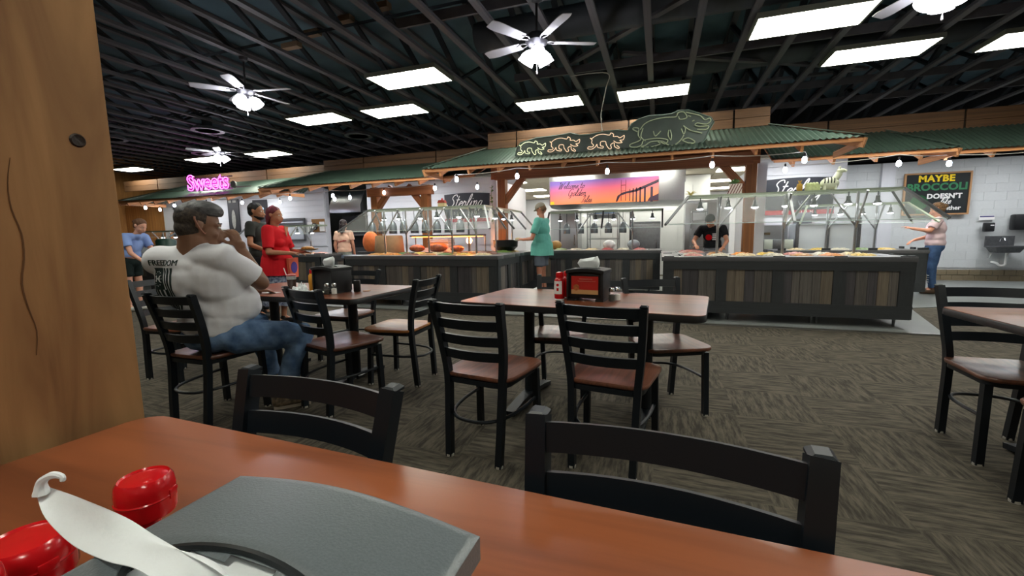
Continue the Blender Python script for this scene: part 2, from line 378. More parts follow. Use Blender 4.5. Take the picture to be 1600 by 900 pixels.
# ---- ducts and lateral boards threaded through the trusses
def duct(x0, x1, y, z, r, label):
    bm = nb(); n = int((x1-x0)/.5)
    pr = []
    for k in range(n):
        xa = x0+(x1-x0)*k/n; pr += [(r, xa), (r, xa+.46*(x1-x0)/n/.5*.5), (r*1.035, xa+.02+.46*(x1-x0)/n/.5*.5), (r, xa+.04+.46*(x1-x0)/n/.5*.5)]
    lathe(bm, pr, (0, y, z), 20, (0, pi/2, 0))
    return tag(ob('air_duct', bm, DUCT), label, 'duct')
duct(-2.6, 5.5, 6.2, 4.09, .2, 'round grey painted duct running across the trusses above the wooden canopy')
duct(-1.6, 8.5, 8.35, 4.09, .2, 'longer round grey duct crossing the trusses behind the nearer duct')
for i, (y, x0, x1, z) in enumerate(((5.0, -3.2, 6, 3.86), (7.3, -2.4, 8.8, 3.86), (9.6, -4, 8.8, 3.86), (10.9, -12, 8.8, 3.86))):
    b = ob('bridging_board', box(nb(), ((x0+x1)/2, y, z), (x1-x0, .036, .12)), TRUSS)
    tag(b, 'long dark bridging board laid across the truss chords, %s from the front' % ORD[i], 'board')
for i, (p, q) in enumerate((((-1.4, 7.2), (.9, 5.2)), ((-.6, 7.1), (3.2, 9.2)), ((.9, 9.3), (3.3, 9.25)), ((-3.6, 3.9), (-1.7, 3.8)))):
    bm = nb(); tube(bm, [(p[0], p[1], 3.93), (q[0], q[1], 3.93)], .03, sq=(.09, .04), up=(0, 0, 1))
    tag(ob('brace_board', bm, TRUSS), 'dark diagonal brace board among the trusses, %s from the left' % ['second', 'third', 'rightmost', 'leftmost'][i], 'board')
# tan notched blocks seen between the chords
for i, (x, y) in enumerate(((-4.65, 5.1), (-3.98, 4.95), (-3.35, 4.85), (-2.75, 4.8), (-2.15, 4.75), (-5.2, 5.3))):
    tag(ob('ceiling_block', box(nb(), (x, y, 4.02), (.3, .1, .07)), M('tan block', (120, 98, 74), .7)), 'short tan block between dark trusses, %s from the left of the row' % ORD[(1, 2, 3, 4, 5, 0)[i]], 'block', 'tan blocks between the trusses')

# ---- ceiling light panels
def light_panel(x, y, label, pm=None):
    t = thing('ceiling_light', label, 'ceiling light', (x, y, 3.66), 0, 'rectangular light panels under the trusses')
    bm = nb()
    for sx in (-1, 1): box(bm, (sx*.6, 0, .025), (.025, .63, .05))
    for sy in (-1, 1): box(bm, (0, sy*.305, .025), (1.2, .025, .05))
    box(bm, (0, 0, .055), (1.22, .63, .012)); ob('housing', bm, M('off white metal', (110, 112, 96), .5), t)
    ob('diffuser', box(nb(), (0, 0, .006), (1.17, .585, .01)), pm or PANEL, t)
    return t
LP = [(-3.78, 6.2, 'large one above left of the hanging fan'), (-.17, 8.34, 'above the pig sign, right one of the pair'), (1.63, 6.3, 'the largest, at the top right of the photo'),
      (2.85, 7.72, 'second largest of the right group, just under the largest'), (-6.77, 7.5, 'left one of the pair over the green roof'), (-5.0, 7.6, 'right one of the pair over the green roof'),
      (-2.02, 8.27, 'above the pig sign, left one of the pair'), (-13.2, 9.8, 'just above the pink neon sign'), (-10.8, 9.85, 'right of the far fan'), (-17.2, 10.1, 'leftmost, beside the timber post'),
      (4.75, 7.9, 'cut by the right edge of the photo')]
for x, y, s in LP: light_panel(x, y, 'glowing white ceiling light panel, '+s)
for q, (x, y) in enumerate(((-3.8, 1.6), (1.6, 2.4), (-7.6, 2.8), (-1.0, -.6), (2.6, -1.9), (5.4, 3.2))): light_panel(x, y, 'added ceiling fill panel above the top of the photo, %s of those from the left' % ORD[(2, 4, 0, 1+2, 5, 1)[q] if q < 6 else 1])  # extra unseen panels added to brighten the front of the room
for q, (x, y, z) in enumerate(((-14.8, 10.0, 2.72), (-12.0, 10.0, 2.72), (-8.3, 9.7, 2.76), (-6.3, 9.7, 2.76), (2.7, 10.0, 2.74), (4.9, 11.2, 2.82), (7.2, 11.2, 2.82))):
    t = light_panel(x, y, 'added fill light panel tucked under the canopy roofs out of sight, %s from the left' % ORD[q], PANELH); t.location.z = z  # unseen panels added to brighten the serving walls
# round ceiling vents/speakers
for i, (x, y) in enumerate(((-6.9, 8.9), (-9.6, 7.2), (-12.4, 6.9), (-11.5, 10.2), (-12.2, 9.0))):
    t = thing('ceiling_diffuser', 'round dark ceiling diffuser hanging among the trusses, %s from the right' % ORD[i], 'vent', (x, y, 3.62), 0, 'round ceiling diffusers')
    for k, r in enumerate((.3, .21, .12)):
        bm = nb(); lathe(bm, [(r, .0), (r+.02, .0), (r-.04, .07), (r-.06, .07)], (0, 0, 0), 28); ob('ring', bm, M('grey vent', (104, 104, 108), .5), t)
    bm = nb(); cyl(bm, (0, 0, .06), (0, 0, .3), .1); ob('neck', bm, DUCT, t)

# ---- ceiling fans
def fan(x, y, a0, label, z=3.3):
    t = thing('ceiling_fan', label, 'ceiling fan', (x, y, z), 0, 'white ceiling fans with three lit shades')
    FW = M('white fan blade', (200, 200, 204), .45)
    bm = nb(); lathe(bm, [(0, .09), (.09, .085), (.12, .05), (.125, .0), (.09, -.04), (.05, -.05), (.045, -.09), (.055, -.1), (.05, -.115), (0, -.12)], n=24); ob('motor', bm, M('fan motor', (60, 60, 64), .35, .5), t)
    bm = nb(); cyl(bm, (0, 0, .08), (0, 0, .48), .014); lathe(bm, [(.0, .5), (.065, .49), (.05, .42), (.016, .4), (0, .4)]); ob('downrod', bm, M('fan rod', (70, 70, 74), .4, .5), t)
    for k in range(5):
        a = a0+k*2*pi/5
        bm = nb(); rings = []
        for q in range(9):
            s = q/8; r = .2+s*.46; wd = (.052+.022*s)*(1 if q < 7 else (.93 if q == 7 else .7)); tl = .2
            rings.append([(r, u*wd, u*wd*tl+v*.003+.0) for u, v in ((-1, -1), (1, -1), (1, 1), (-1, 1))])
        loft(bm, rings); ob('blade', bm, FW, t, (0, 0, .0), (0, 0, a))
        bm = nb(); tube(bm, smoothpath([(.1, .0, .0), (.15, .03, .005), (.2, .035, .0), (.24, .02, -.002)]), .006, 6); tube(bm, smoothpath([(.1, 0, 0), (.15, -.03, -.003), (.2, -.035, -.008), (.24, -.02, -.006)]), .006, 6)
        ob('blade_iron', bm, M('fan silver', (170, 170, 172), .3, .7), t, (0, 0, 0), (0, 0, a))
    SH = M('lit fan shade', (245, 245, 255), .3, emit=9)
    for k in range(3):
        a = a0+.5+k*2*pi/3
        bm = nb(); lathe(bm, [(.025, 0), (.05, -.02), (.078, -.07), (.082, -.11), (.09, -.145), (.06, -.14), (0, -.13)], n=18)
        ob('lamp_shade', bm, SH, t, (cos(a)*.06, sin(a)*.06, -.08), (sin(a)*.6, -cos(a)*.6, 0))
    bm = nb(); tube(bm, [(0, 0, -.12), (0, .0, -.29)], .003, 5); lathe(bm, [(.0, .0), (.007, -.01), (.009, -.04), (0, -.05)], (0, 0, -.29), 8); ob('pull_chain', bm, CERAM, t)
    return t
fan(-1.33, 4.84, .42, 'white five-bladed ceiling fan with lit shades, centre top of the photo', 3.3)
fan(-5.65, 4.86, .2, 'ceiling fan with lit shades left of the big light panel, second from the left')
fan(-10.07, 7.79, .5, 'small far ceiling fan above the pink neon sign')
fan(2.29, 5.0, .7, 'ceiling fan cut by the top right edge, only its lit shades showing', 3.33)

# ================================================================ TIMBER POST AT THE LEFT
t = thing('timber_post', 'massive rough timber post with a dark knot at the left edge', 'post', (-1.43, .45, 0))
bm = nb(); box(bm, (0, 0, 1.88), (.42, .46, 3.74), bev=.006); ob('shaft', bm, ROUGHW, t)
bm = nb(); lathe(bm, [(.013, -.012), (.015, .0), (.012, .003), (.008, .001), (0, .002)], n=20, rot=(0, pi/2, 0)); ob('knot', bm, M('dark knot', (40, 24, 16), .6, noise=.4, nscale=60, bump=.6), t, (.2105, .166, 1.405))
# long drying cracks
for i, (y, z0, z1) in enumerate(((.05, .95, 1.35), (-.06, 1.35, 1.9))):
    bm = nb(); tube(bm, smoothpath([(0, y+.006*sin(k*1.7+i), z0+(z1-z0)*k/8) for k in range(9)], 3), [.0006+.0011*sin(pi*k/24) for k in range(25)], 5)
    ob('crack', bm, M('crack brown', (92, 60, 32), .9), t, (.2105, 0, 0))
# ================================================================ CANOPIES
def canopy(label, ex0, ex1, ey, rx0, rx1, ry, ze, zr, post_y=None, posts=(), hipl=True, hipr=True, rafter=.61, fascia=None, beam=True, header=False):
    """a shed roof of green corrugated sheets on cedar rafters; everything in world metres"""
    t = thing('wooden_canopy', label, 'canopy', ((ex0+ex1)/2, ey, 0), 0); ox, oy = (ex0+ex1)/2, ey
    n = int((ex1-ex0)/.02); bm = nb(); up = []; lo = []
    for i in range(n+1):
        x = ex0+(ex1-ex0)*i/n; s = 1.
        if x < rx0: s = (x-ex0)/(rx0-ex0) if hipl else 1
        if x > rx1: s = (ex1-x)/(ex1-rx1) if hipr else 1
        s = max(s, .001); zc = .011*sin(i*2*pi/4)
        lo.append((x-ox, 0, ze+zc)); up.append((x-ox, (ry-ey)*s, ze+(zr-ze)*s+zc))
    a = [bm.verts.new(p) for p in lo]; b = [bm.verts.new(p) for p in up]; c = [bm.verts.new((p[0], p[1], p[2]-.004)) for p in up]; d = [bm.verts.new((p[0], p[1], p[2]-.004)) for p in lo]
    for i in range(n):
        for u, v in ((a, b), (b, c), (c, d), (d, a)): bm.faces.new((u[i], u[i+1], v[i+1], v[i]))
    ob('roof_sheet', bm, GREEN, t)
    for hip, xe, xr in ((hipl, ex0, rx0), (hipr, ex1, rx1)):
        if hip:
            bm = nb(); m = 14; A = []; B = []
            for i in range(m*4+1):
                s = i/(m*4); zc = .008*sin(i*pi/2)
                A.append((xe-ox, (ry-ey)*s, ze+zc)); B.append((xe+(xr-xe)*s-ox, (ry-ey)*s, ze+(zr-ze)*s+zc))
            va = [bm.verts.new(p) for p in A]; vb = [bm.verts.new(p) for p in B]
            for i in range(m*4):
                try: bm.faces.new((va[i], va[i+1], vb[i+1], vb[i]))
                except ValueError: pass
            ob('roof_sheet', bm, GREEN, t)
            bm = nb(); tube(bm, [(xe-ox, 0, ze+.02), (xr-ox, ry-ey, zr+.02)], .012, sq=(.09, .012), up=(0, 0, 1)); ob('hip_cap', bm, GREEN, t)
            bm = nb(); tube(bm, [(xe-ox, .02, ze-.09), (xr-ox, ry-ey, zr-.09)], .05, sq=(.04, .14), up=(0, 0, 1)); ob('hip_rafter', bm, CEDARL, t)
            ubox('eave_board', CEDARL, t, (xe-ox+(.02 if xe < xr else -.02), (ry-ey)/2, ze-.075), (.03, ry-ey-.04, .1))
    ubox('eave_board', CEDARL, t, (0, .03, ze-.045), (ex1-ex0-.06, .03, .05))
    # soffit boards under the sheets
    sl = math.atan2(zr-ze, ry-ey); ln = math.hypot(zr-ze, ry-ey)
    for k in range(5):
        s = (k+.5)/5; xa = ex0+(rx0-ex0)*(s+.1)*hipl; xb = ex1+(rx1-ex1)*(s+.1)*hipr
        ubox('soffit_board', CEDAR, t, ((xa+xb)/2-ox, (ry-ey)*s, ze+(zr-ze)*s-.04), (xb-xa, ln/5-.03, .02), (sl, 0, 0))
    k = 0; x = ex0+.35
    while x < ex1-.3:
        s = 1.
        if x < rx0 and hipl: s = (x-ex0)/(rx0-ex0)
        if x > rx1 and hipr: s = (ex1-x)/(ex1-rx1)
        ubox('rafter', CEDARL, t, (x-ox, (ry-ey)*s/2+.03, ze+(zr-ze)*s/2-.11), (.04, ln*s-.04, .12), (sl, 0, 0)); x += rafter
    if fascia:
        fx0, fx1, fy, fz0, fz1, cuts = fascia; xs = [fx0]+list(cuts)+[fx1]
        for i in range(len(xs)-1):
            for r in range(2):
                h = (fz1-fz0)/2
                ubox('fascia_board', FASC, t, ((xs[i]+xs[i+1])/2-ox, fy-oy+.02, fz0+h*(r+.5)), (xs[i+1]-xs[i]-.035, .035, h-.008))
        ubox('fascia_back', M('dark gap', (26, 20, 14), .9), t, ((fx0+fx1)/2-ox, fy-oy+.055, (fz0+fz1)/2), (fx1-fx0-.04, .03, fz1-fz0-.02))
    py = (post_y or ry)-oy
    if header:
        for k in range(4): ubox('header_board', CEDAR, t, ((rx0+rx1)/2-ox, py+.11, ze-.12+k*(zr-ze+.12)/4+.08), (rx1-rx0-.1, .03, (zr-ze+.12)/4-.006))
    if beam:
        bz = ze-.02
        ubox('beam', CEDAR, t, ((rx0+rx1)/2-ox, py-.02, bz-.02), (beam if beam is not True else rx1-rx0, .14, .22))
    for px in posts:
        ubox('post', CEDARV, t, (px-ox, py, (ze-.11)/2), (.17, .17, ze-.11))
        for sg in posts[px]:
            a = 50*pi/180
            ubox('brace', CEDAR, t, (px-ox+sg*.26, py, ze-.36), (.66, .1, .13), (0, -a*sg, 0))
    return t
canopy('main wooden canopy with green corrugated roof and braced posts over the middle buffet', -4.45, 2.77, 7.64, -3.55, 1.73, 8.8, 2.53, 3.05, 8.8, {-3.2: (1,), 1.52: (-1,)}, fascia=(-3.5, 1.78, 8.72, 3.02, 3.34, (-2.85, -.6, .55, 1.2)), beam=4.9, header=True)
canopy('wooden canopy with dark green roof left of the main one, above the woman in red', -9.65, -3.65, 8.4, -8.7, -3.65, 9.9, 2.5, 3.06, 8.9, {-6.5: (1,), -5.12: (-1,)}, hipr=False, fascia=(-8.95, -3.7, 9.95, 3.05, 3.36, (-7.6, -5.4)), beam=False)
canopy('far left wooden canopy with green roof, standing under the pink neon sign', -16.2, -9.2, 9.0, -15.0, -9.2, 10.4, 2.48, 3.04, 10.3, {}, hipr=False, fascia=(-18.4, -9.1, 10.45, 3.0, 3.36, (-16.6, -14.2, -11.6)), beam=False)
canopy('wooden canopy with green roof right of the main one, above the chalk sign', 1.9, 4.55, 9.05, 1.9, 4.0, 10.2, 2.5, 3.04, 10.1, {}, hipl=False, fascia=(1.9, 9.1, 10.3, 2.94, 3.34, (3.1, 5.2, 7.3)), beam=False)
canopy('rightmost wooden canopy with green roof, reaching the edge of the photo', 4.2, 9.1, 9.35, 4.2, 9.1, 10.25, 2.5, 3.0, 10.2, {}, hipl=False, hipr=False, beam=False)
# extra beam for the left opening
t = thing('timber_lintel', 'short cedar lintel beam spanning the two posts of the left opening', 'beam', (-5.8, 8.86, 0))
ubox('beam', CEDAR, t, (0, 0, 2.27), (1.75, .13, .2))

# ---- string lights
def string_lights(label, pts, bulbs, group='festoon strings under the canopies'):
    t = thing('string_lights', label, 'string lights', pts[0], 0, group); o = Vector(pts[0])
    pp = []
    for a, b in zip(pts[:-1], pts[1:]):
        a, b = Vector(a), Vector(b); d = (b-a).length
        for k in range(8): s = k/8; pp.append(a.lerp(b, s)-o-Vector((0, 0, .05*d*4*s*(1-s)*.5)))
    pp.append(Vector(pts[-1])-o)
    bm = nb(); tube(bm, pp, .007, 5); ob('cord', bm, M('pale cord', (180, 176, 168), .5), t)
    for b in bulbs:
        q = Vector(b)-o
        bm = nb(); lathe(bm, [(0, .085), (.014, .08), (.018, .03), (.014, .02), (0, .02)], n=10); s = ob('bulb_socket', bm, BLACKP, t, q)
        bm = nb(); lathe(bm, [(.013, .025), (.031, 0), (.036, -.03), (.027, -.065), (0, -.078)], n=12); ob('bulb', bm, BULB, s)
    return t
string_lights('festoon string of bare bulbs along the front of the main canopy', [(-4.4, 8.6, 2.35), (-3.75, 7.66, 2.38), (-2.49, 7.64, 2.42), (-.88, 7.7, 2.42), (.78, 7.7, 2.41), (2.08, 7.84, 2.4), (2.4, 8.7, 2.38)],
              [(-4.72, 8.6, 2.29), (-3.71, 7.63, 2.31), (-3.83, 8.9, 2.3), (-2.49, 7.64, 2.3), (-.88, 7.75, 2.3), (.78, 7.75, 2.3), (2.08, 7.84, 2.3), (2.08, 8.92, 2.3)])
string_lights('festoon string of bare bulbs under the right canopies', [(2.1, 9.1, 2.38), (3.71, 8.93, 2.42), (4.55, 9.31, 2.42), (6.0, 9.4, 2.42), (8.8, 9.4, 2.42)], [(3.71, 8.93, 2.3), (4.55, 9.31, 2.3), (6.2, 9.4, 2.3)])
string_lights('festoon string of bare bulbs under the canopy above the woman in red', [(-9.4, 8.6, 2.36), (-9.11, 8.87, 2.38), (-7.7, 8.8, 2.38), (-6.18, 8.8, 2.38), (-4.9, 8.7, 2.37)],
              [(-9.11, 8.87, 2.28), (-10.23, 9.59, 2.28), (-7.72, 8.85, 2.28), (-8.24, 9.5, 2.27), (-7.66, 9.4, 2.28), (-6.18, 8.8, 2.28)])
string_lights('festoon string of bare bulbs under the far left canopy', [(-16, 9.2, 2.36), (-13.8, 9.1, 2.38), (-12.2, 9.0, 2.38), (-11.2, 9.2, 2.38), (-9.8, 9.4, 2.36)],
              [(-15.25, 9.18, 2.27), (-13.83, 9.11, 2.28), (-12.24, 8.94, 2.28), (-11.26, 9.25, 2.28), (-15.9, 10.0, 2.28)])

# ================================================================ PIG SIGN
def uv(u, v):   # sign drawing units to metres on the sign's plane
    s = .0124-.0016*u/1600; return (-2.66+u/1600*3.62, 2.67-.03*u/1600+(408-u*.08-v)/4.848*s)
t = thing('neon_pig_sign', 'dark neon sign of three small running pigs and one big hog on the canopy roof', 'sign', (0, 8.0, 0))
SIGNM = M('dark sign face', (98, 110, 104), .4, noise=.35, nscale=2)
outl = [(15, 395), (25, 340), (60, 300), (200, 262), (380, 240), (480, 222), (560, 236), (640, 228), (760, 205), (850, 195), (925, 200), (955, 150), (1010, 115), (1080, 92), (1180, 85), (1245, 75), (1290, 52), (1360, 50), (1430, 72), (1510, 98), (1530, 130), (1500, 190), (1480, 240), (1455, 290), (1400, 305), (1250, 310), (1150, 325), (1050, 335), (940, 330), (880, 350), (760, 350), (600, 368), (470, 375), (400, 392), (330, 380), (200, 392), (60, 408)]
bm = nb(); prism(bm, [uv(*p) for p in outl], .1, 'xz', -.02); ob('backing', bm, SIGNM, t)
bm = nb(); tube(bm, [(uv(*p)[0], -.02, uv(*p)[1]) for p in outl], .016, 6, closed=True); ob('rim', bm, M('sign rim', (96, 112, 104), .4), t)
small = [[(650, 262), (690, 236), (740, 226), (790, 232), (800, 216), (822, 226), (820, 242), (850, 240), (870, 250), (902, 232), (896, 262), (868, 268), (888, 282), (850, 286), (822, 272)],
         [(650, 262), (640, 255), (655, 268), (652, 290), (668, 305), (655, 318), (628, 318), (622, 332), (655, 334), (682, 316), (694, 298), (700, 320), (738, 325), (742, 312), (722, 308), (724, 280), (760, 278), (766, 300), (790, 330), (806, 322), (800, 300), (826, 286), (830, 312), (858, 326), (866, 318), (846, 304)]]
def neon(name, strokes, dx, dy, mat, sc=1, r=.0062):
    for s in strokes:
        pts = [uv(620+(a-620)*sc+dx, 332+(b-332)*sc+dy) for a, b in s]
        bm = nb(); tube(bm, smoothpath([(x, -.04, z) for x, z in pts], 3), r, 5); ob(name, bm, mat, t)
NEO = M('pale neon tube', (236, 240, 196), .3, emit=.42); NEOR = M('peach neon tube', (240, 205, 170), .3, emit=.42)
neon('neon_tube', small, -585, 52, NEO, .86); neon('neon_tube', small, -325, 26, NEOR, .93); neon('neon_tube', small, 0, 0, NEOR, 1.0)
big = [[(1010, 185), (1000, 178), (970, 178), (968, 190), (1000, 205)], [(1020, 190), (1050, 150), (1110, 120), (1200, 102), (1270, 98), (1285, 70), (1320, 62), (1340, 80), (1345, 105), (1300, 115), (1290, 95)],
       [(1340, 65), (1400, 78), (1440, 90), (1470, 118), (1500, 105), (1508, 125), (1480, 148), (1420, 140), (1405, 155), (1440, 165), (1495, 160), (1480, 185), (1420, 185)],
       [(1010, 190), (1005, 230), (1025, 260), (990, 280), (950, 295), (948, 312), (990, 316), (1030, 300), (1045, 268), (1100, 255), (1160, 250), (1220, 262), (1200, 290), (1170, 275)],
       [(1040, 180), (1025, 240), (1060, 270)], [(1115, 200), (1130, 235), (1168, 198)], [(1225, 190), (1220, 230), (1240, 262)], [(1235, 190), (1245, 230), (1240, 262)],
       [(1310, 180), (1330, 220), (1340, 180), (1325, 160), (1370, 190), (1430, 205), (1455, 212)], [(1330, 225), (1310, 260), (1270, 295), (1230, 300), (1180, 270), (1100, 275), (1060, 300), (1030, 312), (1100, 312), (1165, 290), (1150, 275)],
       [(1320, 262), (1360, 245), (1405, 268), (1400, 282), (1360, 280), (1320, 262)], [(1355, 90), (1375, 95)], [(1385, 128), (1400, 120)]]
neon('neon_tube', big, 0, 0, M('dim neon tube', (150, 160, 130), .3, emit=.12), 1.0, .009)
bm = nb()
for x in (-2.3, -1.2, -.3, .5): cyl(bm, (x, .06, 2.95), (x, .45, 2.85), .015)
ob('bracket', bm, STEELD, t)
bm = nb(); tube(bm, smoothpath([(-1.0, 7.98, 3.0), (-1.02, 7.95, 3.3), (-.9, 7.6, 3.6), (-.85, 7.3, 3.74), (-1.4, 7.1, 3.7)], 6), .009, 6); tag(ob('sign_cable', bm, M('pale cord', (180, 176, 168), .5)), 'pale power cable rising from the pig sign to the trusses', 'cable')

# ================================================================ SWEETS SIGN
t = thing('neon_word_sign', 'pink neon Sweets sign on the far left canopy roof', 'sign', (-12.55, 9.3, 2.88))
text('Sweets', .62, M('pink neon tube', (255, 96, 236), .3, emit=1.7), t, (0, -.05, .0), outline=.012, bold=.012, name='neon_letters', sx=.95, rot=(pi/2, radians(-3), 0) if False else (pi/2, 0, 0))
text('Sweets', .62, M('pink letter face', (150, 40, 130), .5), t, (0, .0, .0), ext=.02, name='letter_faces', sx=.95)
bm = nb(); box(bm, (0, .03, -.2), (1.8, .02, .03)); box(bm, (0, .03, .15), (1.8, .02, .03)); box(bm, (-.5, .2, -.23), (.02, .36, .02)); box(bm, (.5, .2, -.23), (.02, .36, .02)); ob('bracket', bm, STEELD, t)
bm = nb(); lathe(bm, [(0, .05), (.1, .05), (.1, -.0), (.0, 0)], n=20, rot=(pi/2, 0, 0)); ob('transformer', bm, M('grey box', (120, 120, 116), .5), t, (1.0, .0, -.1))
# ================================================================ TABLES AND CHAIRS
def rrect(w, d, r, n=6):
    o = []
    for cx, cy, a0 in ((w/2-r, d/2-r, 0), (-w/2+r, d/2-r, pi/2), (-w/2+r, -d/2+r, pi), (w/2-r, -d/2+r, 3*pi/2)):
        for k in range(n+1): a = a0+k*pi/2/n; o.append((cx+r*cos(a), cy+r*sin(a)))
    return o
def table(x, y, w, d, rz, label, bases=2, rr=.06):
    t = thing('dining_table', label, 'table', (x, y, 0), rz, 'dining tables')
    ob('tabletop', prism(nb(), rrect(w-.006, d-.006, rr), .004, 'xy', .756), TABLE, t)
    bm = nb(); out = rrect(w, d, rr); loft(bm, [[(a*s, b*s, z) for a, b in out] for s, z in ((.985, .718), (1, .724), (1, .752), (.996, .757))]); ob('edge_band', bm, EDGE, t)
    for k in range(bases):
        bx = 0 if bases == 1 else (-1+2*k)*w*.27
        bm = nb(); cyl(bm, (bx, 0, .05), (bx, 0, .72), .038); box(bm, (bx, 0, .71), (.3, .3, .012)); ob('column', bm, BLACK, t)
        for a in ((0, pi/2) if bases == 1 else (pi/2,)):
            bm = nb(); L = min(d, .8)*.42
            for s in (-1, 1):
                tube(bm, [(bx+cos(a)*s*.02, sin(a)*s*.02, .06), (bx+cos(a)*s*L*.6, sin(a)*s*L*.6, .045), (bx+cos(a)*s*L, sin(a)*s*L, .022)], .03, sq=(.07, .03), up=(0, 0, 1))
                cyl(bm, (bx+cos(a)*s*L*.95, sin(a)*s*L*.95, 0), (bx+cos(a)*s*L*.95, sin(a)*s*L*.95, .022), .02)
            if bases == 2:
                for s in (-1, 1): tube(bm, [(bx, 0, .06), (bx+s*.05, 0, .04)], .03, sq=(.08, .03), up=(0, 0, 1))
            ob('foot_bar', bm, BLACK, t)
    return t
table(-.27, -.03, 1.86, 1.34, -.035, 'reddish wood table in the foreground carrying a black napkin dispenser and red-capped bottles', 2)
table(-.46, 2.83, 1.5, .8, -.12, 'reddish wood table in the middle of the room with a ketchup bottle and napkin dispenser', 2)
table(-2.79, 2.86, 1.56, .86, .0, 'wood table where the sitting man leans, cluttered with a drink and napkins', 2)
table(2.23, 2.6, 1.5, .8, .03, 'bare reddish wood table cut by the right edge of the photo', 2)

def seat_mesh(mat):
    bm = nb(); N = 16; P = [(a, b+.018) for a, b in rrect(.455, .435, .08, 5)]
    def shape(x, y): return x*(1-.10*(.2-y)/.4), y
    top = []
    rings = [[(*shape(a*s, b*s), z0) for a, b in P] for s, z0 in ((.93, .438), (.985, .442), (1, .45), (1, .458), (.985, .464))]
    inner = []
    for s in (.9, .75, .55, .35, .15):
        inner.append([(*shape(a*s, b*s), .465-.011*(1-(s/.95)**2)+(.004 if b*s > .1 and abs(a*s) < .03 else 0)) for a, b in P])
    loft(bm, rings+inner); me = mesh_from(bm, 'seat', 50); me.materials.append(mat); return me
SEATME = seat_mesh(SEAT); SEATLME = seat_mesh(SEATL)
def chair_proto(seatme, label):
    """back at -y, the sitter looks towards +y"""
    t = thing('dining_chair', label, 'chair', (0, 0, 0), 0, 'black ladder-back chairs')
    ob('seat', seatme, None, t)
    def post(s):
        pts = smoothpath([(s*.152, -.215, 0), (s*.158, -.2, .2), (s*.165, -.185, .44), (s*.182, -.205, .62), (s*.198, -.262, .85)], 4)
        return pts
    for s in (-1, 1):
        p = post(s); bm = nb(); tube(bm, p+[p[-1]+Vector((s*.0008, -.003, .008))], .02, sq=(.034, .038), up=(0, 1, 0))
        q = p[-1]+Vector((s*.0008, -.003, .008)); loft(bm, [[q+Vector((a*w_, b*d_, h_-b*.001)) for a, b in ((-1, -1), (1, -1), (1, 1), (-1, 1))] for w_, d_, h_ in ((.017, .019, -.002), (.0168, .0188, .003), (.010, .012, .010))])
        cyl(bm, (s*.152, -.215, -.0), (s*.152, -.215, .006), .014)
        ob('back_post', bm, BLACK, t)
        bm = nb(); tube(bm, [(s*.197, .185, 0.004), (s*.19, .172, .42)], .018, sq=(.034, .034), up=(0, 1, 0)); ob('leg', bm, BLACK, t)
        bm = nb(); cyl(bm, (s*.197, .185, 0), (s*.197, .185, .012), .02); cyl(bm, (s*.152, -.215, 0), (s*.152, -.215, .012), .021); ob('foot_glide', bm, M('pale glide', (170, 165, 155), .5), t)
    for z, w, y in ((.825, .19, -.247), (.742, .186, -.228), (.66, .179, -.212), (.578, .172, -.2)):
        bm = nb(); tube(bm, [(w*(-1+2*k/10), y-.03*(1-(2*k/10-1)**2)-.0, z) for k in range(11)], .01, sq=(.012, .052), up=(0, -.22, 1)); ob('slat', bm, BLACK, t)
    bm = nb(); P = rrect(.38, .385, .06, 4); P = [(a*(1-.08*(.2-b)/.4), b+.012) for a, b in P]; tube(bm, [(a, b-.01, .425) for a, b in P], .01, sq=(.022, .026), closed=True, up=(0, 0, 1)); ob('seat_frame', bm, BLACK, t)
    bm = nb(); tube(bm, smoothpath([(-.19, .172, .25), (-.184, -.02, .245), (-.15, -.16, .24), (-.07, -.235, .235), (.07, -.235, .235), (.15, -.16, .24), (.184, -.02, .245), (.19, .172, .25)], 5), .0095, 8); ob('stretcher', bm, BLACK, t)
    return t
CH = [
 (-.87, 2.17, -.14, 0, 'black ladder-back chair with wood seat, front left of the middle table'),
 (-.215, 2.25, -.14, 0, 'black ladder-back chair with wood seat, front right of the middle table'),
 (-.70, 3.12, pi+.08, 0, 'black ladder-back chair behind the middle table on its left, partly hidden by the table'),
 (.055, 3.02, pi+.42, 0, 'black chair behind the middle table on its right, turned so its seat corner shows'),
 (-2.14, 2.44, -.28, 0, 'black ladder-back chair at the front right of the cluttered left table'),
 (-2.02, 3.02, pi*.5+.05, 1, 'black ladder-back chair with pale wood seat at the right end of the left table'),
 (-2.82, 2.03, .0, 0, 'black ladder-back chair the man in the white shirt sits on'),
 (-2.9, 3.42, pi, 0, 'black ladder-back chair behind the left table in front of the woman in red'),
 (1.74, 2.86, pi, 0, 'black ladder-back chair behind the right table, facing the camera'),
 (1.68, 2.15, -.03, 0, 'chair cut by the right edge of the photo, in front of the right table'),
 (-.76, .498, pi-.045, 0, 'black chair back behind the far side of the foreground table, left of the two'),
 (-.004, .443, pi-.068, 0, 'largest black chair back at the foreground table, right of the two'),
 (-3.95, 2.55, -pi/2+.1, 0, 'black chair glimpsed between the timber post and the sitting man'),
]
c0 = chair_proto(SEATME, CH[0][4]); index_kids(c0)
c1 = chair_proto(SEATLME, CH[5][4]); index_kids(c1)
u1 = False
for i, (x, y, a, k, lb) in enumerate(CH):
    if k == 1: o = c1
    elif i == 0: o = c0
    else: o = dup(c0)
    o.location = (x, y, 0); o.rotation_euler = (0, 0, a); o['label'] = lb
    if i in (10, 11): o.scale = (1.08, 1, 1)

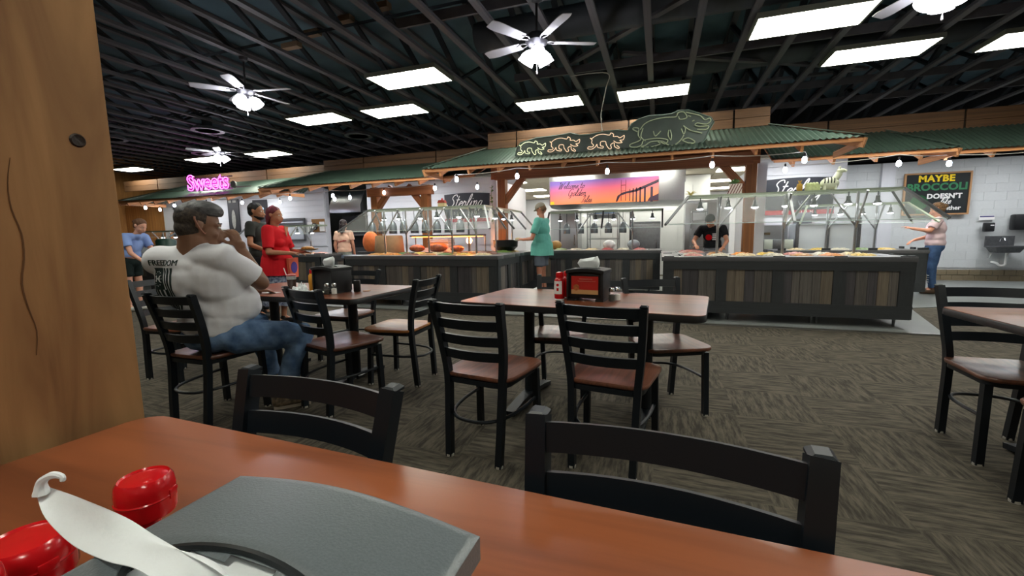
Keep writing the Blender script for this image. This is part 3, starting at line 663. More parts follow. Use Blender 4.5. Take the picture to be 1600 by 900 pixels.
# ---------------------------------------------------------------- napkin dispensers
def bow(x, w, h): return h*cos(pi*x/w)
def dispenser(x, y, z, rz, label, mat, ad=False, napk=True, back=False):
    t = thing('napkin_dispenser', label, 'napkin dispenser', (x, y, z), rz, 'black napkin dispensers'); w, d, h = .25, .2, .2
    bm = nb(); box(bm, (0, 0, .107), (w-.03, d-.035, .178), bev=.006); ob('body', bm, BLACKP, t)
    for s in (-1, 1):
        bm = nb(); box(bm, (s*(w/2-.012), 0, .104), (.016, d-.012, .184), bev=.004); box(bm, (s*(w/2-.03), 0, .008), (.05, d-.03, .016)); ob('side_panel', bm, BLACKP, t)
    # arched lid with the slot in the middle
    bm = nb(); nx, ny = 60, 44; vt = {}; vb = {}
    def zt(u, v): return h-.001+.013*cos(pi*u*.98)
    def hole(u, v): return (u*w/.082)**2+((v*d+.01)/.022)**2
    for i in range(nx+1):
        for j in range(ny+1):
            u, v = i/nx-.5, j/ny-.5
            rx = u*w; ry = v*d
            z0 = zt(u, v)-(.003 if abs(u) > .49 or abs(v) > .49 else 0)-(.010*max(0, 1-hole(u, v)/1.9) if hole(u, v) < 1.9 else 0)
            vt[i, j] = bm.verts.new((rx, ry, z0)); vb[i, j] = bm.verts.new((rx, ry, zt(u, v)-.022))
    for i in range(nx):
        for j in range(ny):
            u, v = (i+.5)/nx-.5, (j+.5)/ny-.5
            if hole(u, v) < 1: continue
            bm.faces.new((vt[i, j], vt[i+1, j], vt[i+1, j+1], vt[i, j+1]))
            bm.faces.new((vb[i, j], vb[i+1, j], vb[i+1, j+1], vb[i, j+1]))
    for i in range(nx):
        for j in (0, ny): bm.faces.new((vt[i, j], vt[i+1, j], vb[i+1, j], vb[i, j]))
    for j in range(ny):
        for i in (0, nx): bm.faces.new((vt[i, j], vt[i, j+1], vb[i, j+1], vb[i, j]))
    ob('lid', bm, mat, t)
    bm = nb(); tube(bm, [(w*.33*cos(a), .027*sin(a)-.01, zt(w*.33*cos(a)/w, 0)-.0015) for a in [k*2*pi/40 for k in range(40)]], .0028, 6, closed=True); ob('slot_rim', bm, M('dark slot rim', (30, 34, 36), .3), t)
    if ad:
        RED = M('red card', (178, 40, 34), .4)
        for s in ((-1, 1) if back else (-1,)):
            f = thing.__call__ if False else None
            bm = nb(); box(bm, (0, s*(d/2-.0155), .098), (.196, .003, .135)); fr = ob('card_frame', bm, M('frame black', (18, 18, 20), .3), t)
            c = ob('ad_card', box(nb(), (0, s*(d/2-.0125), .103), (.176, .002, .115)), RED, t)
            ob('card_band', box(nb(), (0, s*(d/2-.0113), .06), (.176, .001, .028)), M('tan band', (196, 150, 100), .4), c)
            ob('card_picture', lathe(nb(), [(0, 0), (.02, 0), (.02, .001), (0, .001)], (-.055, s*(d/2-.011), .088), 14, (pi/2, 0, 0)), M('food picture', (190, 110, 60), .5, noise=.5, nscale=80), c)
            if s == -1:
                for zz, x0_, x1_, am in ((.143, -.035, .05, .004), (.129, -.045, .07, .0025)):
                    bm = nb(); tube(bm, [(x0_+(x1_-x0_)*q/40, -(d/2-.0105), zz+am*sin(q*1.9)) for q in range(41)], .0007, 4); ob('faded_print', bm, M('faded print', (216, 170, 150), .5), c)
    return t
def napkin(name_label, pts_rows, thick, mat, label, par=None):
    bm = nb(); rows = [smoothpath(r, 5) for r in pts_rows]; K = len(rows); G = []
    cols = len(rows[0])
    for c in range(cols):
        G.append(smoothpath([rows[r][c] for r in range(K)], 5))
    a = [[bm.verts.new(p) for p in col] for col in G]; nrm = thick
    b = [[bm.verts.new(p+Vector((0, .0, -nrm))) for p in col] for col in G]
    H = len(a); W_ = len(a[0])
    for m_, fl in ((a, 0), (b, 1)):
        for i in range(H-1):
            for j in range(W_-1): bm.faces.new((m_[i][j], m_[i+1][j], m_[i+1][j+1], m_[i][j+1]))
    for i in range(H-1):
        for j in (0, W_-1): bm.faces.new((a[i][j], a[i+1][j], b[i+1][j], b[i][j]))
    for j in range(W_-1):
        for i in (0, H-1): bm.faces.new((a[i][j], a[i][j+1], b[i][j+1], b[i][j]))
    return bm
LIDFG = M('speckled dark grey plastic', (98, 106, 110), .34, noise=.18, nscale=500, bump=.1, spec=.8)
dispenser(-.25, .176, .76, -.03, 'large black napkin dispenser in the foreground with a napkin pulled from its slot', LIDFG)
rows = [[(-0.504, 0.1936, 0.9653), (-0.5096, 0.1981, 0.9656), (-0.5054, 0.1999, 0.9684), (-0.4921, 0.1984, 0.9705)],
        [(-0.4699, 0.1831, 0.9581), (-0.468, 0.1907, 0.9625), (-0.4572, 0.1955, 0.9708), (-0.4405, 0.195, 0.9721)],
        [(-0.4208, 0.176, 0.951), (-0.4154, 0.185, 0.9575), (-0.4015, 0.1911, 0.9682), (-0.3823, 0.1917, 0.9709)],
        [(-0.3477, 0.1603, 0.968), (-0.3482, 0.17, 0.97), (-0.3481, 0.1801, 0.972), (-0.3344, 0.1823, 0.974)],
        [(-0.3112, 0.1577, 0.9735), (-0.3088, 0.1663, 0.9755), (-0.3051, 0.1718, 0.9795), (-0.2895, 0.1715, 0.9807)],
        [(-0.2749, 0.1519, 0.975), (-0.2714, 0.1657, 0.977), (-0.2636, 0.1727, 0.9794), (-0.2414, 0.1644, 0.981)],
        [(-0.245, 0.1552, 0.9556), (-0.2384, 0.1646, 0.9631), (-0.2338, 0.1683, 0.9678), (-0.2272, 0.1664, 0.9603)],
        [(-0.2104, 0.1543, 0.9416), (-0.2057, 0.1608, 0.9463), (-0.201, 0.1646, 0.9463), (-0.1963, 0.1627, 0.9416)]]
bm = napkin('', rows, .0006, NAPK, ''); tube(bm, smoothpath([(-.4956, .1935, .9675), (-.4948, .1938, .9757), (-.4908, .1948, .981), (-.4836, .1977, .9842), (-.4769, .1998, .9824), (-.4763, .1995, .9786)], 4), [.0062, .0058, .005, .0045, .004, .0038, .0036, .0034, .0032, .003, .003, .003, .003, .0028, .0026, .0024, .0022, .002, .002, .002, .0015], 8)
tag(ob('paper_napkin', bm, NAPK), 'crumpled white paper napkin sticking out of the foreground dispenser slot to the left', 'napkin', 'white paper napkins')
bm = nb(); box(bm, (0, 0, 0), (.162, .07, .11), bev=.004); tag(ob('napkin_stack', bm, NAPK, None, (-.25, .175, .907), (0, 0, -.03)), 'folded white napkins inside the slot of the foreground dispenser', 'napkins')
dispenser(-.43, 2.80, .76, -.14, 'black napkin dispenser with a red card on the middle table', BLACKP, ad=True)
dispenser(-2.47, 2.76, .76, -.2, 'black napkin dispenser on the left table behind salt and pepper shakers', BLACKP)
def puff(x, y, z, w, h, rz, label):
    bm = nb(); r = []
    for k in range(7):
        s = k/6; ww = w*(.72+.5*s if s < .6 else 1.02-.25*(s-.6)/.4); hh = h*s
        r.append([(ww*.5*cos(a)*(1+.05*sin(3*a+k)), .02*(1+.7*s)*sin(a)*(1 if s < .95 else .4), hh+.006*sin(2*a+1)*s+(.01*cos(a) if s > .5 else 0)) for a in [q*2*pi/24 for q in range(24)]])
    loft(bm, r); tag(ob('paper_napkin', bm, NAPK, None, (x, y, z), (0, 0, rz)), label, 'napkin', 'white paper napkins')
puff(-.43, 2.80, .955, .15, .075, -.14, 'white napkin standing up out of the middle table dispenser')
puff(-2.49, 2.76, .955, .13, .075, -.2, 'white napkin standing up out of the left table dispenser')

# ---------------------------------------------------------------- condiments
def ketchup(x, y, z, label, big=False, rz=0, col=REDP, cap=REDP, lab=True, h=.19, tilt=(0, 0)):
    t = thing('ketchup_bottle', label, 'bottle', (x, y, z), rz, 'squeeze bottles of sauce'); t.rotation_euler = (tilt[0], tilt[1], rz)
    if big: prof = [(0, 0), (.03, 0), (.034, .01), (.034, .07), (.026, .1), (.013, .112), (.012, .147), (0, .147)]
    else: prof = [(0, 0), (.026, 0), (.034, .012), (.036, .1), (.034, .13), (.022, .148), (0, .148)]
    ob('body', lathe(nb(), prof, n=24), col, t)
    if big:
        cp = nb(); lathe(cp, [(0, .146), (.029, .146), (.0305, .15), (.0305, .172), (.029, .18), (.0255, .184), (.024, .182), (.012, .1845), (0, .183)], n=32)
        tube(cp, [(.03*cos(a), .03*sin(a), .164) for a in [k*2*pi/32 for k in range(32)]], .0014, 5, closed=True); box(cp, (.0295, 0, .165), (.004, .014, .01), bev=.0015)
        ob('flip_cap', cp, cap, t)
    else:
        ob('flip_cap', lathe(nb(), [(0, .146), (.024, .146), (.025, .165), (.022, .18), (.01, .184), (0, .184)], n=24), cap, t)
        ob('base_cap', lathe(nb(), [(.0, -.0), (.03, 0), (.031, .02), (.0, .02)], n=24), CERAM if col is REDP else cap, t)
    if lab:
        bm = nb(); A = [-pi/2+.9*(k/8-.5)*2-.25 for k in range(9)]; loft(bm, [[(r*cos(a), r*sin(a), zz) for a in A]+[((r-.001)*cos(a), (r-.001)*sin(a), zz) for a in A[::-1]] for zz, r in ((.04, .0363), (.08, .0368), (.125, .0352))]); ob('paper_label', bm, CERAM, t)
        bm = nb(); lathe(bm, [(0, 0), (.009, 0), (.009, .001), (0, .001)], (-.005, -.0375, .1), 16, (pi/2, 0, 0)); box(bm, (-.005, -.038, .07), (.014, .001, .02)); ob('label_print', bm, REDP, t)
    return t
ketchup(-.477, .258, .766, 'bottle with big round red cap right beside the foreground dispenser, farther of the two', big=True, lab=False, rz=.5).scale = (.8, .8, 1)
ketchup(-.51, .185, .745, 'dark sauce bottle with red cap partly hidden by the foreground napkin', big=True, lab=False, col=M('dark red bottle', (90, 14, 12), .3), tilt=(0, 0))
ketchup(-.445, .118, .775, 'bottle with red cap in the bottom left corner of the photo', big=True, lab=False)
ketchup(-.615, 2.76, .76, 'red ketchup bottle with white label beside the middle table dispenser', h=.19)
ketchup(-.585, 2.86, .76, 'second red bottle standing behind the ketchup bottle on the middle table', lab=False)
ketchup(-2.66, 2.76, .76, 'yellow mustard bottle with red cap on the left table', col=M('mustard yellow', (214, 150, 46), .3), lab=False)
ketchup(-2.72, 2.86, .76, 'red sauce bottle behind the mustard on the left table', lab=False)
def shaker(x, y, label, fill, lvl=.6):
    t = thing('glass_shaker', label, 'shaker', (x, y, .76), 0, 'glass salt and pepper shakers')
    bm = nb(); lathe(bm, [(0, 0), (.02, 0), (.022, .006), (.022, .05), (.017, .06), (.016, .066), (0, .066)], n=8); ob('jar', bm, GLASS, t)
    ob('contents', lathe(nb(), [(0, .004), (.019, .004), (.019, .004+.05*lvl), (0, .004+.055*lvl)], n=12), fill, t)
    ob('screw_lid', lathe(nb(), [(0, .064), (.018, .064), (.019, .078), (.014, .088), (0, .09)], n=16), CHROME, t); return t
PEP = M('ground pepper', (52, 44, 36), .9, noise=.5, nscale=200); SALT = M('salt', (228, 226, 220), .8)
shaker(-.275, 2.74, 'pepper shaker beside the middle table dispenser', PEP, .8); shaker(-.245, 2.79, 'salt shaker behind the pepper on the middle table', SALT, .75)
shaker(-2.4, 2.62, 'pepper shaker in front of the left table dispenser', PEP); shaker(-2.35, 2.64, 'salt shaker in front of the left table dispenser, right of the pepper', SALT, .8)
# iced drink
t = thing('iced_drink', 'tall clear cup of dark iced drink with a white straw on the left table', 'drink', (-2.74, 2.62, .76))
ob('cup', lathe(nb(), [(0, 0), (.028, 0), (.038, .15), (.036, .15), (.026, .004), (0, .004)], n=24), GLASS, t)
ob('drink', lathe(nb(), [(0, .005), (.026, .005), (.034, .11), (0, .11)], n=20), M('cola', (62, 30, 24), .15), t)
ob('ice', lathe(nb(), [(0, .11), (.034, .111), (.036, .136), (.0, .138)], n=20), M('ice', (190, 196, 196), .3, noise=.3, nscale=90), t)
bm = nb(); cyl(bm, (.0, 0, .02), (-.06, -.01, .2), .0035, n=8); ob('straw', bm, CERAM, t)
ob('red_filling', lathe(nb(), [(0, .137), (.035, .137), (.036, .145), (.012, .155), (0, .153)], n=20), M('red cup rim', (170, 26, 20), .4), t)
# crumpled napkins, plate, phone, straw paper
t = tag(ob('dinner_plate', lathe(nb(), [(0, 0), (.07, 0), (.12, .014), (.118, .017), (.07, .005), (0, .004)], n=36), CERAM, None, (-2.53, 2.56, .76)), 'white plate with crumpled napkins on the left table', 'plate')
def crumple(x, y, s, h, seed, label):
    random.seed(seed); bm = nb(); bmesh.ops.create_icosphere(bm, subdivisions=3, radius=1)
    for v in bm.verts:
        n = 1+.28*sin(v.co.x*7+seed)*cos(v.co.y*6)+.2*random.uniform(-1, 1)
        v.co = Vector((v.co.x*s*n, v.co.y*s*.8*n, max(-.3, v.co.z)*h*n+h*.3))
    tag(ob('crumpled_napkin', mesh_from(bm, 'c', 15), NAPK, None, (x, y, .766)), label, 'napkin', 'crumpled napkins on the left table')
crumple(-2.59, 2.56, .055, .05, 3, 'crumpled napkin heap on the left part of the plate'); crumple(-2.47, 2.53, .05, .022, 5, 'flatter crumpled napkin on the right part of the plate'); crumple(-2.62, 2.6, .03, .06, 8, 'pointed crumpled napkin standing beside the mustard bottle')
bm = nb(); box(bm, (0, 0, .045), (.05, .03, .09), bev=.004); tag(ob('card_box', bm, BLACKP, None, (-2.28, 2.82, .76), (0, 0, .3)), 'small dark box standing right of the left table dispenser', 'box')
bm = nb(); box(bm, (0, 0, .001), (.2, .06, .002)); tag(ob('paper_strip', bm, NAPK, None, (-2.98, 2.62, .76), (0, 0, -.1)), 'white straw paper lying on the left table', 'paper')
bm = nb(); box(bm, (0, 0, .004), (.05, .05, .008), bev=.002); tag(ob('wood_coaster', bm, SEATL, None, (-2.22, 2.86, .76), (0, 0, .4)), 'small tan block lying right of the left table dispenser', 'block')
# ================================================================ BUFFET COUNTERS
random.seed(11)
def front_panels(t, p0, p1, n, z0=.28, z1=.7, mats=(PLANKA, PLANKA, PLANKB, PLANKC)):
    """framed panels of vertical barn planks along the face p0->p1 (outside is to the right hand of p0->p1)"""
    p0, p1 = Vector(p0), Vector(p1); L = (p1-p0).length; d = (p1-p0)/L; nr = Vector((d.y, -d.x)); a = math.atan2(d.y, d.x); stile = .13; pw = (L-stile*(n+1))/n
    def P(s, o): q = p0+d*s+nr*o; return q.x, q.y
    for i in range(n+1): ubox('stile', CHAR, t, (*P(stile/2+i*(pw+stile), .008), .5), (stile, .03, .76), (0, 0, a))
    ubox('top_rail', CHAR, t, (*P(L/2, .012), z1+.075), (L, .03, .15), (0, 0, a)); ubox('bottom_rail', CHAR, t, (*P(L/2, .012), (z0+.12)/2), (L, .03, z0-.12), (0, 0, a))
    for i in range(n):
        s0 = stile+i*(pw+stile); k = max(2, round(pw/.105)); s = s0; ws = [random.uniform(.8, 1.25) for _ in range(k)]; f = pw/sum(ws)
        for q in ws:
            w_ = q*f; ubox('plank', random.choice(mats), t, (*P(s+w_/2, random.uniform(-.008, -.002)), (z0+z1)/2), (w_-.004, .02, z1-z0), (0, 0, a)); s += w_
def counter(name, label, x0, x1, y0, y1, zt, nf, sides=(), legs=(), loc=None):
    t = thing('buffet_counter', label, 'counter', ((x0+x1)/2, (y0+y1)/2, 0), 0, 'plank-fronted buffet counters'); X, Y = (x1-x0)/2, (y1-y0)/2
    ob('carcass', box(nb(), (0, 0, (zt+.1)/2-.0), (2*X-.06, 2*Y-.06, zt-.16)), CHAR, t)
    front_panels(t, (-X+.0, -Y), (X, -Y), nf, z1=zt-.17)
    if 'r' in sides: front_panels(t, (X, -Y), (X, Y), max(2, round(2*Y/.65)), z1=zt-.17)
    if 'l' in sides: front_panels(t, (-X, Y), (-X, -Y), max(2, round(2*Y/.65)), z1=zt-.17)
    # counter top ring around the well
    for c, s in (((0, -Y+.11, zt-.03), (2*X+.06, .28, .06)), ((0, Y-.11, zt-.03), (2*X+.06, .28, .06)), ((-X+.09, 0, zt-.03), (.24, 2*Y-.5, .06)), ((X-.09, 0, zt-.03), (.24, 2*Y-.5, .06))):
        ob('counter_top', box(nb(), c, s, bev=.006), CTOP, t)
    ob('well', box(nb(), (0, 0, zt-.1), (2*X-.36, 2*Y-.44, .06)), STEEL, t)
    for lx in legs:
        for ly in (-Y+.1, Y-.1):
            bm = nb(); cyl(bm, (lx, ly, 0.012), (lx, ly, .13), .012, .02, n=10); ob('leg', bm, STEELD, t)
    return t, X, Y
cL, XL, YL = counter('c', 'left plank-fronted buffet counter, right of the woman with long dark hair', -5.3, -2.42, 6.32, 7.42, .88, 4, ('r',), (-1.3, -.4, .4, 1.3))
counter('c', 'side arm of the left buffet counter running back beside the man in teal', -3.3, -2.42, 7.46, 8.6, .88, 1, ('r',), (-.3, .3))
counter('c', 'middle plank-fronted buffet counter set back behind the dispenser with the red card', -2.36, .03, 8.62, 9.5, .88, 4, (), (-1, 1))
counter('c', 'right plank-fronted buffet counter, the longest, in front of the white sign wall', .07, 2.83, 6.26, 7.3, .87, 4, ('r',), (-1.24, -.55, .42, .48, 1.28))
counter('c', 'small side arm of the right buffet counter beside the cook in black', .07, .95, 7.34, 8.5, .87, 1, (), (-.3, .3))
counter('c', 'far right buffet counter where the woman in the pink shirt serves herself', 2.1, 4.32, 9.2, 10.1, .84, 3, ('r',), (-.9, .95))
counter('c', 'far left buffet counter behind the woman in red', -9.6, -7.0, 7.5, 8.4, .86, 4, ('r', 'l'), (-1.1, 1.1))
counter('c', 'farthest left buffet counter beside the girl in the light blue shirt', -13.6, -10.4, 7.6, 8.6, .86, 4, ('r',), (-1.3, 1.3))
counter('c', 'charcoal counter end cut by the right edge of the photo', 6.95, 8.6, 10.6, 11.2, .88, 2, ('l',), (-.7, .7))

# ---- pans of food
FOOD = {'golden fried food': (206, 140, 52), 'green vegetables': (84, 118, 46), 'red fruit': (176, 46, 40), 'white salad': (212, 204, 178), 'brown roast meat': (122, 66, 34), 'orange macaroni': (224, 138, 36), 'yellow corn': (228, 190, 74), 'pale noodles': (222, 200, 150), 'pink ham': (214, 140, 128), 'mixed leaves': (110, 140, 66)}
def pan(x, y, z, w, d, kind, label, heap=.03, seed=0):
    t = thing('food_pan', label, 'food pan', (x, y, z), 0, 'steel food pans in the buffet counters')
    bm = nb(); o = rrect(w, d, .03, 3); i = rrect(w-.03, d-.03, .025, 3); ib = rrect(w-.05, d-.05, .025, 3)
    loft(bm, [[(a, b, 0) for a, b in o], [(a, b, .006) for a, b in o], [(a, b, .006) for a, b in i], [(a, b, -.03) for a, b in ib]]); ob('pan', bm, STEEL, t)
    random.seed(seed); bm = nb(); nx, ny = 10, 8; V = {}
    c = FOOD[kind]; m = M('food '+kind, c, .45, rgb2=tuple(int(q*.6) for q in c), nscale=45, bump=.5)
    for a in range(nx+1):
        for b in range(ny+1):
            u, v = a/nx*2-1, b/ny*2-1; e = max(0, (1-u**4)*(1-v**4))
            V[a, b] = bm.verts.new((u*(w-.035)/2, v*(d-.035)/2, -.012+heap*e*(.7+.6*random.random())))
    for a in range(nx):
        for b in range(ny): bm.faces.new((V[a, b], V[a+1, b], V[a+1, b+1], V[a, b+1]))
    bb = [bm.verts.new((sx*(w-.05)/2, sy*(d-.05)/2, -.028)) for sx, sy in ((-1, -1), (1, -1), (1, 1), (-1, 1))]; bm.faces.new(bb)
    tag(ob('food', mesh_from(bm, 'food', 80), m, t), kind="stuff")
    return t
kinds = list(FOOD)
def pans(x0, x1, ys, z, n, ks, where):
    w = (x1-x0)/n
    for r, (y, d) in enumerate(ys):
        for i in range(n):
            k = ks[(i+r*3) % len(ks)]
            pan(x0+w*(i+.5), y, z, w-.015, d, k, ('pan of %s, %s from the left%s %s' % (k, ORD[i], (', front row' if r == 0 else ', back row') if len(ys) > 1 else '', where)) if n > 1 else 'pan of %s, the %s one %s' % (k, 'nearer' if r == 0 else 'farther', where), .045, i*7+r)
pans(-5.1, -2.62, ((6.68, .3), (7.04, .3)), .872, 7, ['golden fried food', 'orange macaroni', 'brown roast meat', 'golden fried food', 'green vegetables', 'yellow corn', 'pale noodles'], 'of the left buffet')
pans(-2.15, -.2, ((9.05, .42),), .872, 6, ['mixed leaves', 'white salad', 'pale noodles', 'red fruit', 'white salad', 'red fruit'], 'of the middle buffet')
pans(.3, 2.62, ((6.6, .3), (6.95, .3)), .862, 7, ['pink ham', 'white salad', 'pale noodles', 'white salad', 'golden fried food', 'orange macaroni', 'yellow corn'], 'of the right buffet')
pans(2.35, 4.1, ((9.65, .42),), .832, 5, ['pale noodles', 'yellow corn', 'white salad', 'mixed leaves', 'yellow corn'], 'of the far right buffet')
pans(-9.4, -7.2, ((7.95, .42),), .852, 6, ['orange macaroni', 'golden fried food', 'brown roast meat', 'yellow corn', 'golden fried food', 'pink ham'], 'of the buffet behind the red-shirted woman')
pans(-13.3, -10.7, ((8.1, .42),), .852, 6, ['white salad', 'pale noodles', 'white salad', 'yellow corn', 'mixed leaves', 'white salad'], 'of the farthest left buffet')
pans(-3.08, -2.62, ((7.8, .42), (8.2, .3)), .872, 1, ['mixed leaves', 'yellow corn'], 'of the left side arm')
pans(.28, .76, ((7.75, .4), (8.15, .3)), .862, 1, ['pink ham', 'red fruit'], 'of the right side arm')

# ---- sneeze guards
ALU = M('pale green-grey aluminium', (168, 182, 160), .35, .6)
def lamp(t, x, y, z):
    bm = nb(); cyl(bm, (x, y, z), (x, y, z-.06), .008, n=6); lathe(bm, [(0, -.05), (.022, -.055), (.026, -.11), (.05, -.15), (.048, -.155), (0, -.15)], (x, y, z), 14); s = ob('heat_lamp', bm, BLACK, t)
    bm = nb(); lathe(bm, [(0, -.15), (.044, -.151), (.04, -.165), (.0, -.175)], (x, y, z), 14); ob('lamp_bulb', bm, M('lit lamp face', (250, 250, 255), .3, emit=9), s)
def guard(label, x0, x1, y, zt, zc, out=.35, endl=.28, endr=.28, posts=3, lamps=5, shelf=.3, back=False, endg=True, fr=STEELD):
    """posts and braces, a top shelf, sloped glass in front and at the ends"""
    t = thing('sneeze_guard', label, 'sneeze guard', ((x0+x1)/2, y, zc)); ox, oz = (x0+x1)/2, zc
    a0, a1, h = x0-ox, x1-ox, zt-oz; hb = 1.31-oz
    for sy in (-shelf/2, shelf/2):
        ob('top_rail', box(nb(), ((a0+a1)/2, sy, h), (a1-a0, .035, .035)), ALU, t)
    for xx in (a0, a1): ob('end_rail', box(nb(), (xx, 0, h), (.035, shelf, .03)), ALU, t)
    ob('glass_shelf', box(nb(), ((a0+a1)/2, 0, h+.018), (a1-a0-.04, shelf-.04, .006)), GLASS, t)
    # front sloped glass
    def pane(pts, name='glass_pane'):
        bm = nb(); P = [Vector(p) for p in pts]; nrm = (P[1]-P[0]).cross(P[2]-P[0]).normalized()*.006
        loft(bm, [P, [p+nrm for p in P]]); ob(name, bm, GLASS, t)
    yo = -shelf/2-out
    n = max(1, round((x1-x0)/1.2)); xs = [a0+(a1-a0)*k/n for k in range(n+1)]; bs = [a0-endl+(a1-a0+endl+endr)*k/n for k in range(n+1)]
    for k in range(n): pane([(xs[k], -shelf/2-.02, h), (xs[k+1], -shelf/2-.02, h), (bs[k+1], yo, hb), (bs[k], yo, hb)])
    for k in range(n+1):
        bm = nb(); tube(bm, [(xs[k], -shelf/2, h), (bs[k], yo, hb)], .014, sq=(.03, .03), up=(0, -1, .5)); ob('slope_bar', bm, fr, t)
    if endg:
        for xx, bx in ((a0, a0-endl), (a1, a1+endr)):
            if abs(xx-bx) > .02:
                pane([(xx, shelf/2, h), (xx, -shelf/2, h), (bx, yo, hb), (bx, -yo*.6, hb)])
                bm = nb(); tube(bm, [(xx, shelf/2, h), (bx, -yo*.6, hb)], .014, sq=(.025, .025), up=(0, 1, .5)); ob('slope_bar', bm, fr, t)
    bm = nb(); tube(bm, [(a0-endl, yo, hb), (a1+endr, yo, hb)], .005, 6); ob('glass_edge', bm, M('bright glass edge', (210, 226, 222), .2), t)
    for k in range(posts):
        px = a0+(a1-a0)*(k+.5)/posts
        bm = nb(); cyl(bm, (px, .0, 0), (px, 0, h), .017, n=10); ob('post', bm, STEEL, t)
        bm = nb(); cyl(bm, (px, 0, h*.42), (px-.0, -shelf/2-.12, h*.98), .014, n=8); ob('brace', bm, STEEL, t)
        bm = nb(); cyl(bm, (px, 0, h*.45), (px+(.3 if k < posts/2 else -.3), 0, h*.97), .013, n=8); ob('brace', bm, STEEL, t)
    for k in range(lamps):
        lamp(t, a0+(a1-a0)*(k+.5)/lamps, -.04 if k % 2 else .06, h-.01)
    return t
guard('long glass sneeze guard with hanging lamps over the left buffet counter', -5.15, -2.8, 6.95, 1.7, .881, posts=5, lamps=6, endl=.42, endr=.22)
guard('glass sneeze guard with hanging lamps over the middle buffet counter', -2.2, .05, 9.05, 1.66, .881, posts=2, lamps=6, endl=0, endr=0, out=.3)
guard('long glass sneeze guard with slanted ends over the right buffet counter', .38, 2.86, 6.85, 1.7, .871, posts=3, lamps=7, endl=.3, endr=.3)
guard('far right pale green sneeze guard in front of the woman in the pink shirt', 2.6, 4.1, 9.6, 1.66, .841, posts=2, lamps=4, endl=.2, endr=.3, fr=ALU)
guard('far left sneeze guard over the buffet behind the woman in red', -9.4, -7.3, 7.95, 1.5, .861, posts=3, lamps=4, endl=0, endr=0, out=.25)
guard('farthest sneeze guard over the buffet by the girl in light blue', -13.3, -10.7, 8.1, 1.46, .861, posts=3, lamps=4, endl=0, endr=0, out=.25)
# side guard of the left buffet
def side_guard(label, x, y0, y1, zt, zc, s):
    t = thing('sneeze_guard', label, 'sneeze guard', (x, (y0+y1)/2, zc)); L = y1-y0; h = zt-zc; hb = 1.31-zc
    for sx in (-.13, .13): ob('top_rail', box(nb(), (sx, 0, h), (.035, L, .035)), ALU, t)
    ob('glass_shelf', box(nb(), (0, 0, h+.018), (.22, L-.02, .006)), GLASS, t)
    for k in range(2):
        a, b = -L/2+L*k/2+.02, -L/2+L*(k+1)/2-.02; bm = nb(); P = [Vector(p) for p in ((s*.14, a, h), (s*.14, b, h), (s*.45, b, hb), (s*.45, a, hb))]; nn = Vector((.005*s, 0, .004)); loft(bm, [P, [p+nn for p in P]]); ob('glass_pane', bm, GLASS, t)
    for k in range(3): bm = nb(); yy = -L/2+L*k/2; tube(bm, [(s*.13, yy, h), (s*.45, yy, hb)], .014, sq=(.03, .03), up=(0, 1, 0)); ob('slope_bar', bm, STEELD, t)
    for yy in (-L/2+.25, L/2-.2):
        bm = nb(); cyl(bm, (0, yy, 0), (0, yy, h), .017, n=10); ob('post', bm, STEEL, t)
    for k in range(3): lamp(t, 0, -L/2+L*(k+.5)/3, h-.01)
side_guard('glass sneeze guard on the side arm of the left buffet beside the man in teal', -2.86, 7.2, 8.6, 1.68, .881, 1)

# ---- serving line behind the left buffet: bullet heat lamps, wrapped equipment, carving board
def dome(x, y, z, label, r=.085, h=.27):
    t = thing('dome_heat_lamp', label, 'heat lamp', (x, y, z), 0, 'bullet shaped steel heat lamps')
    ob('shade', lathe(nb(), [(r, 0), (r*1.02, .06), (r*.98, h*.55), (r*.72, h*.85), (r*.3, h), (0, h*1.01), (0, h*.97), (r*.66, h*.8), (r*.92, h*.5), (r*.94, .0)], n=20), M('satin lamp steel', (120, 128, 134), .33, .95), t)
    ob('cord', lathe(nb(), [(0, h), (.006, h), (.006, h+.25), (0, h+.25)], n=6), BLACK, t)
    ob('bulb', lathe(nb(), [(0, .02), (.035, .03), (.04, .06), (.02, .1), (0, .1)], n=12), WARM, t)
for i in range(9): dome(-6.05+i*.27, 8.1, 1.28, 'steel bullet heat lamp hanging over the carving line, %s from the left' % ORD[i])
for i in range(5): dome(-2.0+i*.31, 9.75, 1.22, 'steel bullet heat lamp behind the middle buffet, %s from the left' % ORD[i], .08, .24)
t = thing('lamp_rail', 'steel rail holding the bullet heat lamps over the carving line', 'rail', (-4.95, 8.1, 0))
bm = nb(); box(bm, (0, 0, 1.79), (2.6, .05, .04)); ob('rail', bm, STEELD, t)
for x in (-1.25, 1.25): bm = nb(); cyl(bm, (x, 0, .0), (x, 0, 1.78), .02, n=10); ob('upright', bm, STEELD, t)
t = thing('lamp_rail', 'steel rail holding the bullet heat lamps behind the middle buffet', 'rail', (-1.38, 9.75, 0))
bm = nb(); box(bm, (0, 0, 1.7), (1.6, .05, .04)); ob('rail', bm, STEELD, t)
for x in (-.78, .78): bm = nb(); cyl(bm, (x, 0, .0), (x, 0, 1.7), .02, n=10); ob('upright', bm, STEELD, t)
t = thing('carving_station', 'steel carving station table behind the left buffet under warm lamps', 'table', (-4.2, 8.12, 0))
ob('worktop', box(nb(), (0, 0, .86), (1.7, .7, .05)), STEEL, t)
for sx in (-.78, .78):
    for sy in (-.3, .3): bm = nb(); cyl(bm, (sx, sy, 0), (sx, sy, .84), .02, n=10); ob('leg', bm, STEELD, t)
ob('undershelf', box(nb(), (0, 0, .3), (1.6, .62, .03)), STEELD, t)
MEAT = M('roast meat', (150, 78, 40), .45, rgb2=(96, 44, 24), nscale=20, bump=.5)
